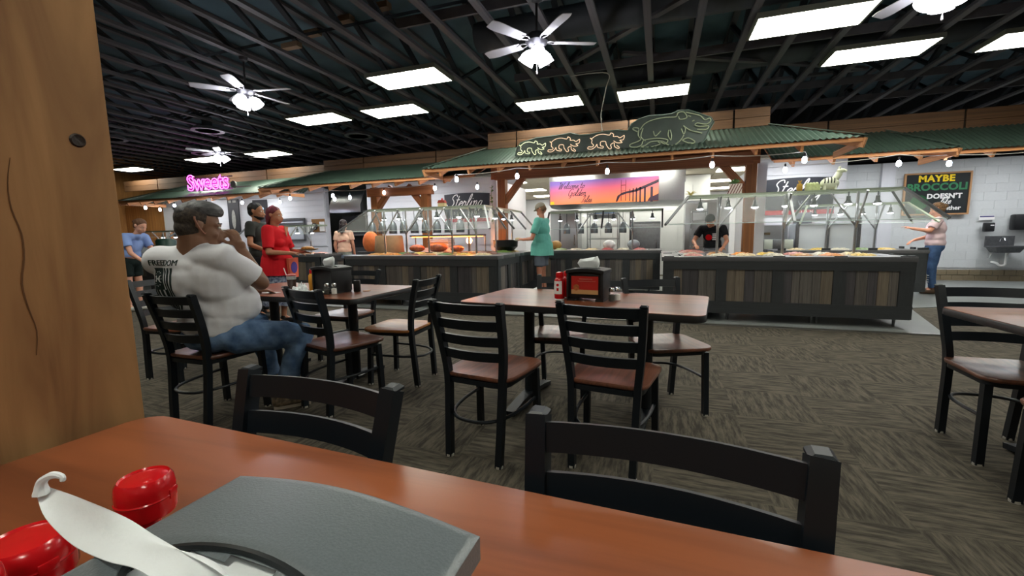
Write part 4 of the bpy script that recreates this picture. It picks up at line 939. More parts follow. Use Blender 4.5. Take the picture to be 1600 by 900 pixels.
for i, (x, s) in enumerate(((-4.9, .13), (-4.4, .16), (-3.95, .11))):
    bm = nb(); ball(bm, (0, 0, s*.55), (s*1.4, s*.8, s*.6)); tag(ob('roast', bm, MEAT, None, (x, 8.05, .885)), 'brown roast lying on the carving station, %s from the left' % ORD[i], 'roast', 'roasts on the carving station')
t = thing('warming_lamp', 'orange glowing warming lamp over the carving station', 'heat lamp', (-3.72, 8.2, .885))
bm = nb(); cyl(bm, (0, 0, 0), (0, 0, .3), .012, n=8); box(bm, (0, 0, .005), (.12, .12, .01)); ob('stand', bm, STEEL, t)
ob('glowing_bulb', ball(nb(), (0, -.05, .22), .06), WARM, t)
t = thing('heat_strip', 'glowing orange heat strip under the bullet lamps over the carving station', 'heat lamp', (-4.2, 8.1, 1.2))
ob('housing', box(nb(), (0, 0, .02), (1.7, .16, .035)), STEELD, t); ob('element', box(nb(), (0, -.02, -.005), (1.6, .1, .012)), M('orange heat element', (255, 120, 40), .4, emit=9), t)
for x in (-.82, .82): bm = nb(); cyl(bm, (x, .1, -.315), (x, .1, .03), .012, n=8); ob('support', bm, STEELD, t)
# brown paper wrapped urn & orange bag
t = thing('wrapped_urn', 'large urn wrapped in brown paper standing behind the left buffet', 'urn', (-5.4, 7.78, 0))
ob('paper_wrap', lathe(nb(), [(0, 0), (.3, 0), (.31, .9), (.28, 1.22), (.26, 1.24), (0, 1.24)], n=20), M('brown paper', (150, 118, 86), .8, noise=.3, nscale=5, bump=.6), t)
t = tag(ob('orange_bag', ball(nb(), (0, 0, .2), (.2, .12, .24)), M('orange bag', (226, 120, 64), .6, noise=.2, nscale=12, bump=.8), None, (-5.95, 7.9, .9)), 'crumpled orange bag behind the left buffet beside the wrapped urn', 'bag')
tag(ob('side_stand', box(nb(), (-5.95, 7.9, .45), (.5, .35, .9)), STEELD), 'grey steel stand under the orange bag', 'stand')
bm = nb()
for k in range(5): box(bm, (0, .01*((k*7) % 3), .02+.04*k), (.5, .34, .034), bev=.008)
tag(ob('towel_stack', bm, M('grey folded towels', (176, 178, 184), .85), None, (-4.62, 8.62, .95)), 'stack of folded grey cloths behind the carving station', 'cloths')
tag(ob('cloth_shelf', box(nb(), (-4.62, 8.68, .475), (.8, .36, .95)), WHITE), 'low white shelf unit under the folded cloths', 'shelf')
# tiny house ornament and things on the guard shelves
t = thing('house_ornament', 'tiny red and cream house ornament on the left sneeze guard', 'ornament', (-3.68, 6.95, 1.721))
ob('walls', box(nb(), (0, 0, .035), (.13, .09, .07)), M('cream wall', (206, 186, 140), .6), t)
ob('roof', prism(nb(), [(-.075, .07), (.075, .07), (.045, .12), (-.045, .12)], .1, 'xz', -.05), M('red roof', (156, 60, 44), .5), t); ob('chimney', box(nb(), (0, 0, .135), (.02, .02, .04)), REDP, t)
t = thing('zebra_figurine', 'cream and black striped animal figurine on the right sneeze guard', 'figurine', (2.12, 6.85, 1.721))
CRM = M('cream glaze', (222, 226, 200), .35)
bm = nb(); ball(bm, (0, 0, .09), (.11, .06, .08)); tube(bm, smoothpath([(.05, 0, .13), (.08, 0, .18), (.1, 0, .22)]), [.05]*6+[.045]*7 if False else .04, 10); ball(bm, (.12, 0, .25), (.05, .03, .03)); ball(bm, (.165, 0, .243), (.022, .02, .018))
for sx in (-.06, .06):
    for sy in (-.03, .03): cyl(bm, (sx, sy, 0), (sx, sy, .07), .016, n=8)
for sy in (-.02, .02): ball(bm, (.1, sy, .285), (.01, .006, .02))
ob('body', bm, CRM, t)
for k in range(4):
    bm = nb(); x = -.07+k*.035; tube(bm, [(x+.01*sin(a), .062*cos(a)*(1-abs(x)*3), .09+.083*sin(a)*(1-abs(x)*2)) for a in [q*pi/8 for q in range(9)]], .007, 5); ob('stripe', bm, BLACKP, t)
for i, (x, c, n_) in enumerate(((1.93, (196, 206, 150), 'small green and cream vegetable box ornament beside the zebra figurine'), (1.78, (180, 140, 50), 'small golden pineapple ornament on the right sneeze guard'))):
    t = thing('shelf_ornament', n_, 'ornament', (x, 6.85, 1.721))
    bm = nb()
    if i: lathe(bm, [(0, 0), (.03, 0), (.04, .05), (.03, .1), (0, .11)], n=14); [cyl(bm, (0, 0, .1), (.025*cos(a), .025*sin(a), .15), .008, .001, n=5) for a in [q*pi/3 for q in range(6)]]
    else: box(bm, (0, 0, .04), (.16, .08, .08)); [ball(bm, (q*.035-.06, 0, .09), .025) for q in range(4)]
    ob('shape', bm, M('ornament %d' % i, c, .5, noise=.3, nscale=40), t)
t = thing('potted_plant', 'leafy plant in a striped box on the right sneeze guard beside the cedar post', 'plant', (1.0, 6.85, 1.721))
ob('pot', box(nb(), (0, 0, .07), (.15, .12, .14)), M('white pot', (220, 210, 200), .5), t)
for k in range(5): bm = nb(); tube(bm, [(-.075+k*.035-.03, -.062, .005), (-.075+k*.035+.03, -.062, .135)], .006, sq=(.01, .004), up=(0, 1, 0)); ob('stripe', bm, M('maroon stripe', (110, 44, 44), .5), t)
LEAF = M('leaf green', (92, 128, 76), .5, noise=.3, nscale=20)
def leaves(t, n, c, r, L, seed):
    random.seed(seed)
    for k in range(n):
        a = random.uniform(0, 2*pi); el = random.uniform(.1, 1.2); p = Vector(c); d = Vector((cos(a)*cos(el), sin(a)*cos(el), sin(el)))
        bm = nb(); s = Vector((-sin(a), cos(a), 0))*L*.3; q = [p, p+d*L*.5+s, p+d*L+Vector((0, 0, -L*.2)), p+d*L*.5-s]; loft(bm, [q, [v+Vector((0, 0, .002)) for v in q]]); ob('leaf', bm, LEAF, t)
leaves(t, 14, (0, 0, .14), .05, .1, 2)
t = thing('hanging_vine', 'pale green trailing plant on the white wall end left of the middle opening', 'plant', (-3.46, 8.85, 1.45))
bm = nb(); tube(bm, smoothpath([(0, 0, 0), (.02, -.02, .3), (-.02, -.02, .6), (0, 0, .85)], 5), .006, 5); ob('stem', bm, LEAF, t)
for k in range(10): leaves(t, 2, (0, -.02, .08*k+.05), .05, .09, k)
t = thing('star_ornament', 'spiky gold bow ornament at the left end of the right sneeze guard', 'ornament', (.42, 6.85, 1.721))
bm = nb()
for k in range(12): a = k*pi/6; cyl(bm, (0, 0, .03), (.08*cos(a), .05*sin(a), .05+.03*sin(k*2)), .01, .001, n=5)
ball(bm, (0, 0, .02), .02); ob('bow', bm, M('gold foil', (200, 186, 110), .3, .5), t)

# ---- kitchen
t = thing('range_hood', 'long steel range hood carrying the sunset banner in the kitchen opening', 'range hood', (-1.35, 11.9, 0))
bm = nb(); prism(bm, [(-.6, 2.72), (.6, 2.72), (.6, 1.92), (-.3, 1.92), (-.6, 2.0)], 3.35, 'yz', -1.45); ob('hood_shell', bm, STEEL, t)
ob('end_panel', box(nb(), (1.75, -.1, 2.58), (.34, .9, .26)), WHITE, t)
for k in range(5): ubox('filter_slat', STEELD, t, (1.72, -.1, 2.42-.075*k), (.3-.02*k, .8, .07))
# banner
t2 = thing('welcome_banner', 'sunset coloured banner reading Welcome to The Golden Isles with a bridge', 'banner', (-1.4, 11.27, 2.29))
def sunset():
    m = bpy.data.materials.new('sunset print'); m.use_nodes = True; nt = m.node_tree; N = nt.nodes; L = nt.links
    tc = N.new('ShaderNodeTexCoord'); sp = N.new('ShaderNodeSeparateXYZ'); L.new(tc.outputs['Object'], sp.inputs[0]); mr = N.new('ShaderNodeMapRange'); mr.inputs[1].default_value = -.3; mr.inputs[2].default_value = .3
    ad = N.new('ShaderNodeMath'); ad.operation = 'MULTIPLY_ADD'; ad.inputs[1].default_value = -.07; L.new(sp.outputs[0], ad.inputs[0]); L.new(sp.outputs[2], ad.inputs[2]); L.new(ad.outputs[0], mr.inputs[0])
    cr = N.new('ShaderNodeValToRGB'); e = cr.color_ramp.elements; e[0].position = 0; e[0].color = (*lin((255, 138, 78)), 1); e[1].position = 1; e[1].color = (*lin((140, 112, 205)), 1)
    for p, c in ((.35, (255, 128, 110)), (.65, (236, 110, 140)), (.85, (190, 110, 180))): q = e.new(p); q.color = (*lin(c), 1)
    L.new(mr.outputs[0], cr.inputs[0]); p = N['Principled BSDF']; L.new(cr.outputs[0], p.inputs['Base Color']); p.inputs['Roughness'].default_value = .5; return m
ob('print', box(nb(), (0, 0, 0), (2.72, .02, .6)), sunset(), t2)
DKP = M('dark print', (46, 30, 52), .5)
script('Welcome to', .16, DKP, t2, (-.8, -.014, .1), .042); script('The', .09, M('pink print', (190, 120, 130), .5), t2, (-1.08, -.014, -.06), .05); script('Golden', .18, DKP, t2, (-.66, -.014, -.09), .045); script('Isles', .16, DKP, t2, (-.4, -.014, -.26), .045)
BR = M('bridge print', (120, 38, 52), .5)
bm = nb()
for x in (.47, .58): prism(bm, [(x-.008, -.27), (x+.008, -.27), (x+.006, .25), (x-.004, .25)], .004, 'xz', -.015)
box(bm, (.525, -.013, .12), (.1, .004, .015)); box(bm, (.525, -.013, -.02), (.1, .004, .012)); ob('bridge_tower', bm, BR, t2)
bm = nb(); prism(bm, [(.34, -.28), (.38, -.14), (.5, -.06), (.8, .0), (1.36, .22), (1.36, .15), (.85, -.05), (.6, -.09), (.45, -.14), (.38, -.28)], .004, 'xz', -.016)
for x, w_ in ((.68, .02), (.76, .025), (.84, .03), (.93, .035), (1.04, .045), (1.2, .06)): box(bm, (x, -.014, -.13), (w_, .004, .3+(x-.68)*.3 if x < 1 else .36))
prism(bm, [(1.1, -.29), (1.16, -.2), (1.28, -.16), (1.36, -.12), (1.36, -.29)], .004, 'xz', -.018); ob('bridge_deck', bm, M('bridge dark', (58, 40, 60), .5), t2)
ob('yellow_tag', box(nb(), (-1.3, -.014, -.26), (.1, .006, .08)), M('yellow tag', (244, 190, 40), .5), t2)
# steel cabinets, rack and counters in the kitchen
def cabinet(x, y, w, d, h, label, doors=2, mat=STEEL):
    t = thing('steel_cabinet', label, 'cabinet', (x, y, 0)); ob('body', box(nb(), (0, 0, h/2), (w, d, h)), mat, t)
    for k in range(doors):
        dw = w/doors; dd = ob('door', box(nb(), (-w/2+dw*(k+.5), -d/2-.012, h/2), (dw-.02, .02, h-.12), bev=.005), mat, t)
        ob('handle', box(nb(), (-w/2+dw*(k+.5)+dw*.38*(1 if k == 0 else -1), -d/2-.04, h*.55), (.02, .02, .3)), CHROME, dd)
cabinet(1.05, 11.4, .95, .7, 1.95, 'big steel reach-in cabinet left of the right cedar post in the kitchen')
cabinet(-.35, 11.8, .75, .6, 1.5, 'dark oven cabinet under the range hood', 1, STEELD)
cabinet(-2.6, 12.6, .8, .6, 1.9, 'steel cabinet at the far left of the kitchen', 1)
def rack(x, y, w, d, h, n, label, lab2='rack'):
    t = thing('wire_rack', label, 'rack', (x, y, 0))
    for sx in (-1, 1):
        for sy in (-1, 1): bm = nb(); cyl(bm, (sx*w/2, sy*d/2, 0), (sx*w/2, sy*d/2, h), .015, n=8); ob('upright', bm, STEEL, t)
    for k in range(n): ob('shelf', box(nb(), (0, 0, .15+(h-.2)*k/(n-1)), (w, d, .025)), STEEL, t)
    return t
rack(-1.35, 11.2, .75, .5, 1.75, 6, 'steel sheet pan rack standing behind the middle buffet')
rack(.8, 10.1, .3, .4, 1.7, 9, 'narrow grid rack behind the cook in black')
t = thing('control_box', 'wall mounted blue and steel control box under the banner', 'control box', (-1.35, 11.5, 1.72)); ob('case', box(nb(), (0, 0, 0), (.62, .2, .22)), STEEL, t); ob('screen', box(nb(), (0, -.105, .02), (.5, .01, .12)), M('blue panel', (60, 90, 140), .3), t)
for i, (x, c) in enumerate(((-2.15, (180, 140, 80)), (-1.0, (226, 228, 226)), (-.5, (160, 170, 176)))):
    bm = nb(); ball(bm, (0, 0, .09), (.13, .1, .1)); tag(ob('wrapped_food', bm, M('wrap %d' % i, c, .5, noise=.2, nscale=10, bump=.6), None, (x, 9.3, .885)), ['brown bread heap', 'white knotted plastic bag', 'clear bag of greens'][i]+' at the back of the middle buffet', 'food')
tag(ob('black_kettle', lathe(nb(), [(0, 0), (.16, 0), (.24, .08), (.25, .2), (.26, .21), (.22, .21), (.2, .08), (0, .03)], n=24), BLACKP, None, (-2.9, 8.1, .9)), 'black soup kettle on the left side arm in front of the man in teal', 'kettle')

# ---- signs on the serving walls
def brand_sign(x, y, z, label):
    t = thing('wall_sign', label, 'sign', (x, y, z)); w = .68
    top = [(w*(-1+2*k/12), .33+.035*(1-(2*k/12-1)**2)) for k in range(13)]; bot = [(w*.94*(1-2*k/12), -.30-.035*(1-(2*k/12-1)**2)) for k in range(13)]
    ob('board', prism(nb(), top+bot, .02, 'xz', -.01), M('near black sign', (34, 38, 46), .5), t)
    script('Sterling', .33, CERAM, t, (-.08, -.02, -.01), .036, slant=.45)
    text('SILVER', .15, M('grey sign letters', (120, 124, 130), .5), t, (0.02, -.015, -.19), spacing=1.5)
    ob('red_band', box(nb(), (0, -.0, -.375), (1.34, .02, .095)), M('deep red band', (150, 30, 44), .5), t)
    text('PREMIUM', .075, CERAM, t, (0, -.015, -.375), spacing=2.2)
brand_sign(-5.03, 10.93, 2.02, 'black sign with white script on the wall left of the middle opening')
brand_sign(2.82, 10.93, 1.98, 'black sign with white script on the wall right of the middle opening')
def chalk():
    t = thing('chalkboard_sign', 'framed chalkboard sign reading Maybe broccoli doesn\'t like u either', 'sign', (6.0, 12.66, 2.0)); w, h = 1.16, .9
    ob('board', box(nb(), (0, 0, 0), (w, .03, h)), M('chalkboard', (24, 30, 30), .7, noise=.2, nscale=3), t)
    for c, s in (((0, -.01, h/2+.015), (w+.06, .05, .035)), ((0, -.01, -h/2-.015), (w+.06, .05, .035)), ((-w/2-.015, -.01, 0), (.035, .05, h)), ((w/2+.015, -.01, 0), (.035, .05, h))): ob('frame_strip', box(nb(), c, s), M('tan frame', (170, 128, 86), .6), t)
    text('MAYBE', .2, M('chalk yellow', (238, 208, 40), .8), t, (-.02, -.02, .34), bold=.008, spacing=1.1)
    text('BROCCOLI', .22, M('chalk green', (56, 124, 84), .8), t, (0, -.02, .15), bold=.008, spacing=1.02)
    text("DOESN'T", .15, CERAM, t, (.15, -.02, -.06), bold=.006, spacing=1.05)
    script('like', .15, CERAM, t, (.17, -.02, -.23), .05); text('u either', .13, CERAM, t, (.26, -.02, -.33), bold=.003)
    bm = nb(); lathe(bm, [(0, 0), (.17, 0), (.17, .002), (0, .002)], (-.3, -.016, -.19), 20, (pi/2, 0, 0)); box(bm, (-.3, -.018, -.36), (.09, .003, .16)); ob('broccoli_drawing', bm, M('broccoli green', (28, 84, 44), .8), t)
chalk()
# soap and towel dispensers, hand sink
t = thing('soap_dispenser', 'small black soap dispenser on the white block wall', 'dispenser', (6.97, 12.6, 1.22)); ob('case', box(nb(), (0, 0, 0), (.17, .11, .2), bev=.02), BLACKP, t); ob('window', box(nb(), (.03, -.06, .04), (.06, .005, .025)), CERAM, t)
t = thing('towel_dispenser', 'large black paper towel dispenser on the white block wall by the right edge', 'dispenser', (7.62, 12.58, 1.32)); ob('case', box(nb(), (0, 0, 0), (.55, .18, .34), bev=.03), BLACKP, t); ob('key_plate', box(nb(), (.08, -.095, .05), (.05, .01, .09), bev=.005), M('grey latch', (120, 120, 124), .4), t)
t = thing('notice_strip', 'narrow blue lettered notice above the soap dispenser', 'notice', (6.97, 12.69, 1.43)); ob('strip', box(nb(), (0, 0, 0), (.27, .008, .1)), CERAM, t); ob('blue_bar', box(nb(), (0, -.006, .03), (.25, .004, .022)), M('blue ink', (50, 54, 120), .5), t)
t = thing('hand_sink', 'small steel wall hung hand sink with backsplash and white drain pipe', 'sink', (7.2, 12.5, .74))
bm = nb(); box(bm, (0, .13, .16), (.5, .02, .24)); ob('backsplash', bm, STEELD, t)
bm = nb(); loft(bm, [rr for rr in [[(a*s, b*s-.06, z) for a, b in rrect(.5, .4, .05)] for s, z in ((1.05, .06), (1.05, .04), (.95, .02), (.75, -.08))]]+[]); ob('basin', bm, STEELD, t)
bm = nb(); box(bm, (.33, -.06, .05), (.22, .2, .03)); ob('drainboard', bm, STEELD, t)
bm = nb(); tube(bm, smoothpath([(0, .12, .16), (0, .08, .24), (0, .0, .24), (0, -.04, .18)]), .01, 8); ob('faucet', bm, CHROME, t)
bm = nb(); tube(bm, smoothpath([(.05, -.04, -.08), (.05, -.04, -.3), (.04, -.03, -.36), (-.02, 0, -.37), (-.06, .04, -.32), (-.08, .16, -.3)], 5), .022, 10); ob('drain_pipe', bm, CERAM, t)
for sx in (-.16, .14): bm = nb(); tube(bm, [(sx, .16, -.2), (sx, .1, -.2), (sx, .05, -.1)], .01, 6); ob('supply_valve', bm, CHROME, t)
# sinks, glass-door cooler and paper roll on the right serving wall
t = thing('utility_sink', 'steel utility sink with hanging cloths on the serving wall right of the cedar post', 'sink', (2.28, 10.62, 0))
ob('basin', box(nb(), (0, 0, .9), (.75, .5, .25), bev=.02), STEELD, t); ob('backsplash', box(nb(), (0, .27, 1.15), (.75, .03, .35)), STEEL, t); bm = nb(); tube(bm, smoothpath([(-.15, .22, 1.15), (-.15, .05, 1.2), (-.15, -.05, 1.14)]), .015, 8); box(bm, (-.12, .22, 1.15), (.3, .05, .05)); ob('faucet', bm, CHROME, t)
for sx in (-.3, .3): bm = nb(); cyl(bm, (sx, 0, 0), (sx, 0, .78), .02, n=8); ob('leg', bm, STEELD, t)
for i, x in enumerate((2.18, 2.55)): tag(ob('hanging_cloth', box(nb(), (x, 10.32, .92), (.16, .025, .22), bev=.008), M('grey green cloth', (176, 182, 166), .9, bump=.4, nscale=20)), 'pale cloth hanging over the front of the utility sink, %s' % ['left one', 'right one'][i], 'cloth', 'cloths over the utility sink')
t = thing('glass_cooler', 'glass-fronted cooler with dark frames on the right serving wall', 'cooler', (3.25, 10.65, 0))
ob('body', box(nb(), (0, .05, .7), (1.1, .5, 1.3)), M('cool white interior', (200, 206, 206), .4), t)
for k in range(3): ob('door_frame', box(nb(), (-.53+k*.53, -.22, .75), (.06, .05, 1.4)), STEELD, t)
for z in (.08, 1.42): ob('door_rail', box(nb(), (0, -.22, z), (1.12, .05, .06)), STEELD, t)
t = thing('clean_towel_box', 'grey paper towel box on the wall under the right black sign', 'dispenser', (2.92, 10.88, 1.42)); ob('case', box(nb(), (0, 0, 0), (.32, .18, .34), bev=.02), M('smoky plastic', (90, 92, 98), .3), t); ob('label', box(nb(), (0, -.095, .0), (.1, .004, .05)), CERAM, t)
t = thing('wall_phone', 'small black wall box beside the white wall end right of the cedar post', 'box', (2.0, 10.9, 1.4)); ob('case', box(nb(), (0, 0, 0), (.12, .08, .26), bev=.01), BLACKP, t); ob('label', box(nb(), (0, -.045, .05), (.06, .004, .03)), CERAM, t)
# left serving wall items
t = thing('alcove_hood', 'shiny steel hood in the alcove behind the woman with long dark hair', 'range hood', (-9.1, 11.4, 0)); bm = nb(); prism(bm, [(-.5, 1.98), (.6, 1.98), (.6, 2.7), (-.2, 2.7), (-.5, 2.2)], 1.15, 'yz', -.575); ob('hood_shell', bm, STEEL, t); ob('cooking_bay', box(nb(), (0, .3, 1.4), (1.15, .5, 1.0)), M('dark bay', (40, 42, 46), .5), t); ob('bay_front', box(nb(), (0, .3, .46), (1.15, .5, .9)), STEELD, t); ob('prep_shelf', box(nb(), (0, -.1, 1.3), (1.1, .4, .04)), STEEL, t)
t = thing('pass_window', 'steel-framed pass-through window in the white wall behind the woman in red', 'window', (-11.4, 10.95, 1.5)); ob('recess', box(nb(), (0, .0, 0), (1.3, .05, .62)), M('cool shade', (176, 182, 190), .5), t)
for c, s in (((0, -.03, .33), (1.4, .06, .07)), ((0, -.03, -.33), (1.4, .06, .05)), ((.68, -.03, 0), (.05, .06, .66)), ((-.68, -.03, 0), (.05, .06, .66)), ((0, -.03, .2), (1.3, .04, .04))): ob('frame_bar', box(nb(), c, s), STEELD, t)
t = thing('notice_board', 'cork notice board with papers on the white wall left of the steel hood', 'notice board', (-10.2, 10.96, 1.62)); ob('cork', box(nb(), (0, 0, 0), (.5, .03, .4)), M('cork', (150, 110, 66), .9, noise=.3, nscale=60), t)
for x in (-.32, .16): ob('paper', box(nb(), (x, -.02, -.04), (.2, .004, .3)), CERAM, t)
t = thing('wall_clock', 'round dark-rimmed wall clock on the cork notice board', 'clock', (-10.3, 10.91, 1.58)); ob('rim', lathe(nb(), [(.0, .0), (.11, 0), (.11, .03), (.09, .035), (0, .03)], n=24, rot=(pi/2, 0, 0)), BLACKP, t); ob('dial', lathe(nb(), [(0, .033), (.085, .033), (.085, .038), (0, .038)], n=24, rot=(pi/2, 0, 0)), CERAM, t); ob('hand', box(nb(), (.0, -.042, .025), (.008, .003, .06)), BLACKP, t)
t = thing('menu_board', 'black menu board with a pale cloud shape behind the bearded man', 'menu board', (-12.55, 10.95, 2.15)); ob('board', box(nb(), (0, 0, 0), (.62, .03, .72)), M('menu black', (40, 42, 46), .5), t); bm = nb(); [ball(bm, (x, -.02, z), (.08, .006, .05)) for x, z in ((-.08, .08), (.02, .11), (.1, .07), (.0, .05))]; ob('cloud_print', bm, M('pale blue print', (190, 214, 236), .5), t); bm = nb(); ball(bm, (-.1, -.02, -.15), (.14, .006, .09)); ob('food_print', bm, M('pale food print', (190, 180, 160), .5, noise=.3, nscale=30), t)
t = thing('menu_board', 'narrow black poster with a white figure print left of the bearded man', 'poster', (-13.75, 10.95, 2.0)); ob('board', box(nb(), (0, 0, 0), (.5, .03, 1.15)), M('menu black', (40, 42, 46), .5), t); bm = nb(); ball(bm, (.0, -.02, -.1), (.09, .006, .32)); box(bm, (-.12, -.02, .5), (.12, .006, .08)); box(bm, (.08, -.02, .5), (.16, .006, .08)); ob('print', bm, M('pale print', (170, 170, 160), .5, noise=.3, nscale=20), t)
t = thing('wall_cabinet', 'wooden pass-through shelf on the white wall at the far left', 'shelf', (-15.6, 10.93, 1.42)); ob('back', box(nb(), (0, 0, 0), (2.6, .06, .3)), CEDAR, t)
for k in range(6): ubox('divider', CEDARL, t, (-1.2+k*.48, -.05, 0), (.03, .12, .3))
t = thing('pos_monitor', 'blue lit screen on the far counter behind the sitting man', 'monitor', (-11.35, 8.4, .87)); ob('screen', box(nb(), (0, -.02, .36), (.34, .02, .24)), M('blue lit screen', (60, 170, 240), .3, emit=1.2), t); ob('case', box(nb(), (0, 0, .36), (.37, .03, .27)), BLACKP, t); ob('stand', box(nb(), (0, 0, .12), (.04, .04, .24)), BLACKP, t)
for i, (x, y) in enumerate(((-15.2, 8.6), (-14.4, 8.9))): cabinet(x, y, .75, .6, 1.1, 'steel topped service cabinet at the far left, %s' % ['farther one', 'nearer one'][i], 1)
t = thing('drink_dispenser', 'dark green drink dispenser beside the girl in light blue', 'dispenser', (-9.95, 6.3, 0)); ob('stand', box(nb(), (0, 0, .42), (.5, .45, .84)), CHAR, t); ob('tank', lathe(nb(), [(0, .84), (.17, .84), (.18, 1.2), (.15, 1.24), (0, 1.25)], n=20), M('dark green plastic', (28, 60, 50), .4), t); ob('spout', box(nb(), (0, -.2, .92), (.04, .08, .05)), BLACKP, t)
t = thing('highchair_stand', 'stool holding a stack of grey plates beside the woman with long dark hair', 'stand', (-5.95, 7.35, 0)); 
ob('seat', box(nb(), (0, 0, .82), (.42, .32, .06)), M('blue grey plastic', (110, 124, 146), .5), t)
for sx in (-.17, .17):
    for sy in (-.12, .12): bm = nb(); cyl(bm, (sx*1.1, sy*1.1, 0), (sx, sy, .8), .016, n=8); ob('leg', bm, BLACK, t)
# ================================================================ PEOPLE
SK = {}
def skin(rgb):
    k = 'skin %d %d %d' % rgb
    return M(k, rgb, .5, noise=.08, nscale=14, bump=.04, spec=.35)
def cloth(name, rgb, **k):
    d = dict(noise=.1, nscale=7, bump=.25); d.update(k)
    return M(name, rgb, .85, spec=.2, **d)
def pcap(bm, a, b, ra, rb, n=18, flat=False):
    """closed tapered limb with round ends"""
    a, b = Vector(a), Vector(b); d = (b-a); L = d.length
    if L < 1e-5: return ball(bm, a, ra)
    d /= L; x, y = frame(d); R_ = []
    def ring(c, r): R_.append([c+(x*cos(2*pi*k/n)+y*sin(2*pi*k/n))*max(r, 1e-4) for k in range(n)])
    if not flat:
        for q in (-1, -.85, -.6, -.3): ring(a+d*ra*q, ra*math.sqrt(max(0, 1-q*q)))
    ring(a, ra); ring(b, rb)
    if not flat:
        for q in (.3, .6, .85, 1): ring(b+d*rb*q, rb*math.sqrt(max(0, 1-q*q)))
    return loft(bm, R_)
def blob(bm, c, r, rot=None): return ball(bm, c, r, rot, 20, 14)
def fuse(bm, name, mat, parent, vox=.012, cuts=(), smooth=4, disp=None, deci=None):
    """voxel-fuse overlapping closed shapes into one continuous skin; cuts=(point, normal) removes what lies along the normal"""
    bmesh.ops.recalc_face_normals(bm, faces=bm.faces[:]); me = bpy.data.meshes.new(name); bm.to_mesh(me); bm.free()
    o = bpy.data.objects.new('tmp', me); COL.objects.link(o)
    m = o.modifiers.new('r', 'REMESH'); m.mode = 'VOXEL'; m.voxel_size = vox; m.use_smooth_shade = True
    if smooth: s = o.modifiers.new('s', 'SMOOTH'); s.factor = .5; s.iterations = smooth
    if deci: d = o.modifiers.new('d', 'DECIMATE'); d.ratio = deci
    dg = bpy.context.evaluated_depsgraph_get(); m2 = bpy.data.meshes.new_from_object(o.evaluated_get(dg)); bpy.data.objects.remove(o)
    if cuts or disp:
        b = bmesh.new(); b.from_mesh(m2)
        for co, no in cuts:
            g = b.verts[:]+b.edges[:]+b.faces[:]
            r = bmesh.ops.bisect_plane(b, geom=g, plane_co=co, plane_no=no, clear_outer=True)
            es = [e for e in r['geom_cut'] if isinstance(e, bmesh.types.BMEdge)]
            if es: bmesh.ops.holes_fill(b, edges=es, sides=0)
        if disp:
            b.normal_update()
            for v in b.verts: v.co += v.normal*disp(v.co)
        b.to_mesh(m2); b.free()
    for p in m2.polygons: p.use_smooth = True
    m2.set_sharp_from_angle(angle=R(60))
    m2.name = name; return ob(name, m2, mat, parent)
def hand_shapes(bm, wr, d, up, s=1., curl=.5, side=1, r=.0085):
    """palm plus four fingers and a thumb; d points along the hand, up is the back of the hand"""
    d = Vector(d).normalized(); up = Vector(up); up = (up-d*up.dot(d)).normalized(); sd = d.cross(up)*side; wr = Vector(wr)
    for k in (-1, 0, 1): pcap(bm, wr+d*.012*s+sd*k*.014*s, wr+d*.078*s+sd*k*.024*s, .017*s, .0135*s, 10)
    for k, L in ((-1.5, .8), (-.5, .97), (.5, 1.), (1.5, .9)):
        p = wr+d*.085*s+sd*k*.0205*s; dd = (d+sd*k*.05).normalized(); a = curl*.5
        for i, l in enumerate((.04, .027, .022)):
            a += curl*(.45 if i else 0); q = p+(dd*cos(a)-up*sin(a))*l*L*s; pcap(bm, p, q, (r-.0006*i)*s, (r-.0012-.0006*i)*s, 8); p = q
    p = wr+d*.03*s+sd*.03*s; q = p+(d*.55+sd*.75-up*.25).normalized()*.038*s; pcap(bm, p, q, .012*s, .0105*s, 8); pcap(bm, q, q+(d*.85+sd*.3-up*.4).normalized()*.032*s, .0105*s, .0085*s, 8)
def head_shapes(bm, H, s=1., jaw=1., fat=1.):
    """H maps head space (x right, y face, z up; origin mid-head at eye level) to the figure"""
    def P(x, y, z): return H @ Vector((x*s, y*s, z*s))
    rot = H.to_euler()
    def el(c, r): blob(bm, P(*c), tuple(q*s for q in r), rot)
    el((0, -.012, .03), (.076*fat, .096, .088)); el((0, .018, -.03), (.064*fat, .07, .085)); el((0, .035, -.085), (.04*jaw*fat, .045, .03)); el((0, -.03, -.03), (.066*fat, .07, .06))
    pcap(bm, P(0, .083, -.005), P(0, .105, -.045), .009*s, .0135*s, 10); pcap(bm, P(-.014, .09, -.05), P(.014, .09, -.05), .0075*s, .0075*s, 8)
    for x in (-1, 1):
        pcap(bm, P(x*.012, .084, .012), P(x*.05, .066, .012), .011*s, .009*s, 8)     # brow
        el((x*.04, .055, -.04), (.022, .022, .02))                                    # cheek
        pcap(bm, P(x*.078*fat, -.008, .012), P(x*.082*fat, -.012, -.018), .012*s, .009*s, 8); pcap(bm, P(x*.085*fat, -.02, .02), P(x*.087*fat, -.024, -.002), .009*s, .009*s, 8)
    pcap(bm, P(-.02, .088, -.07), P(.02, .088, -.07), .008*s, .008*s, 8); pcap(bm, P(-.016, .086, -.08), P(.016, .086, -.08), .008*s, .008*s, 8)
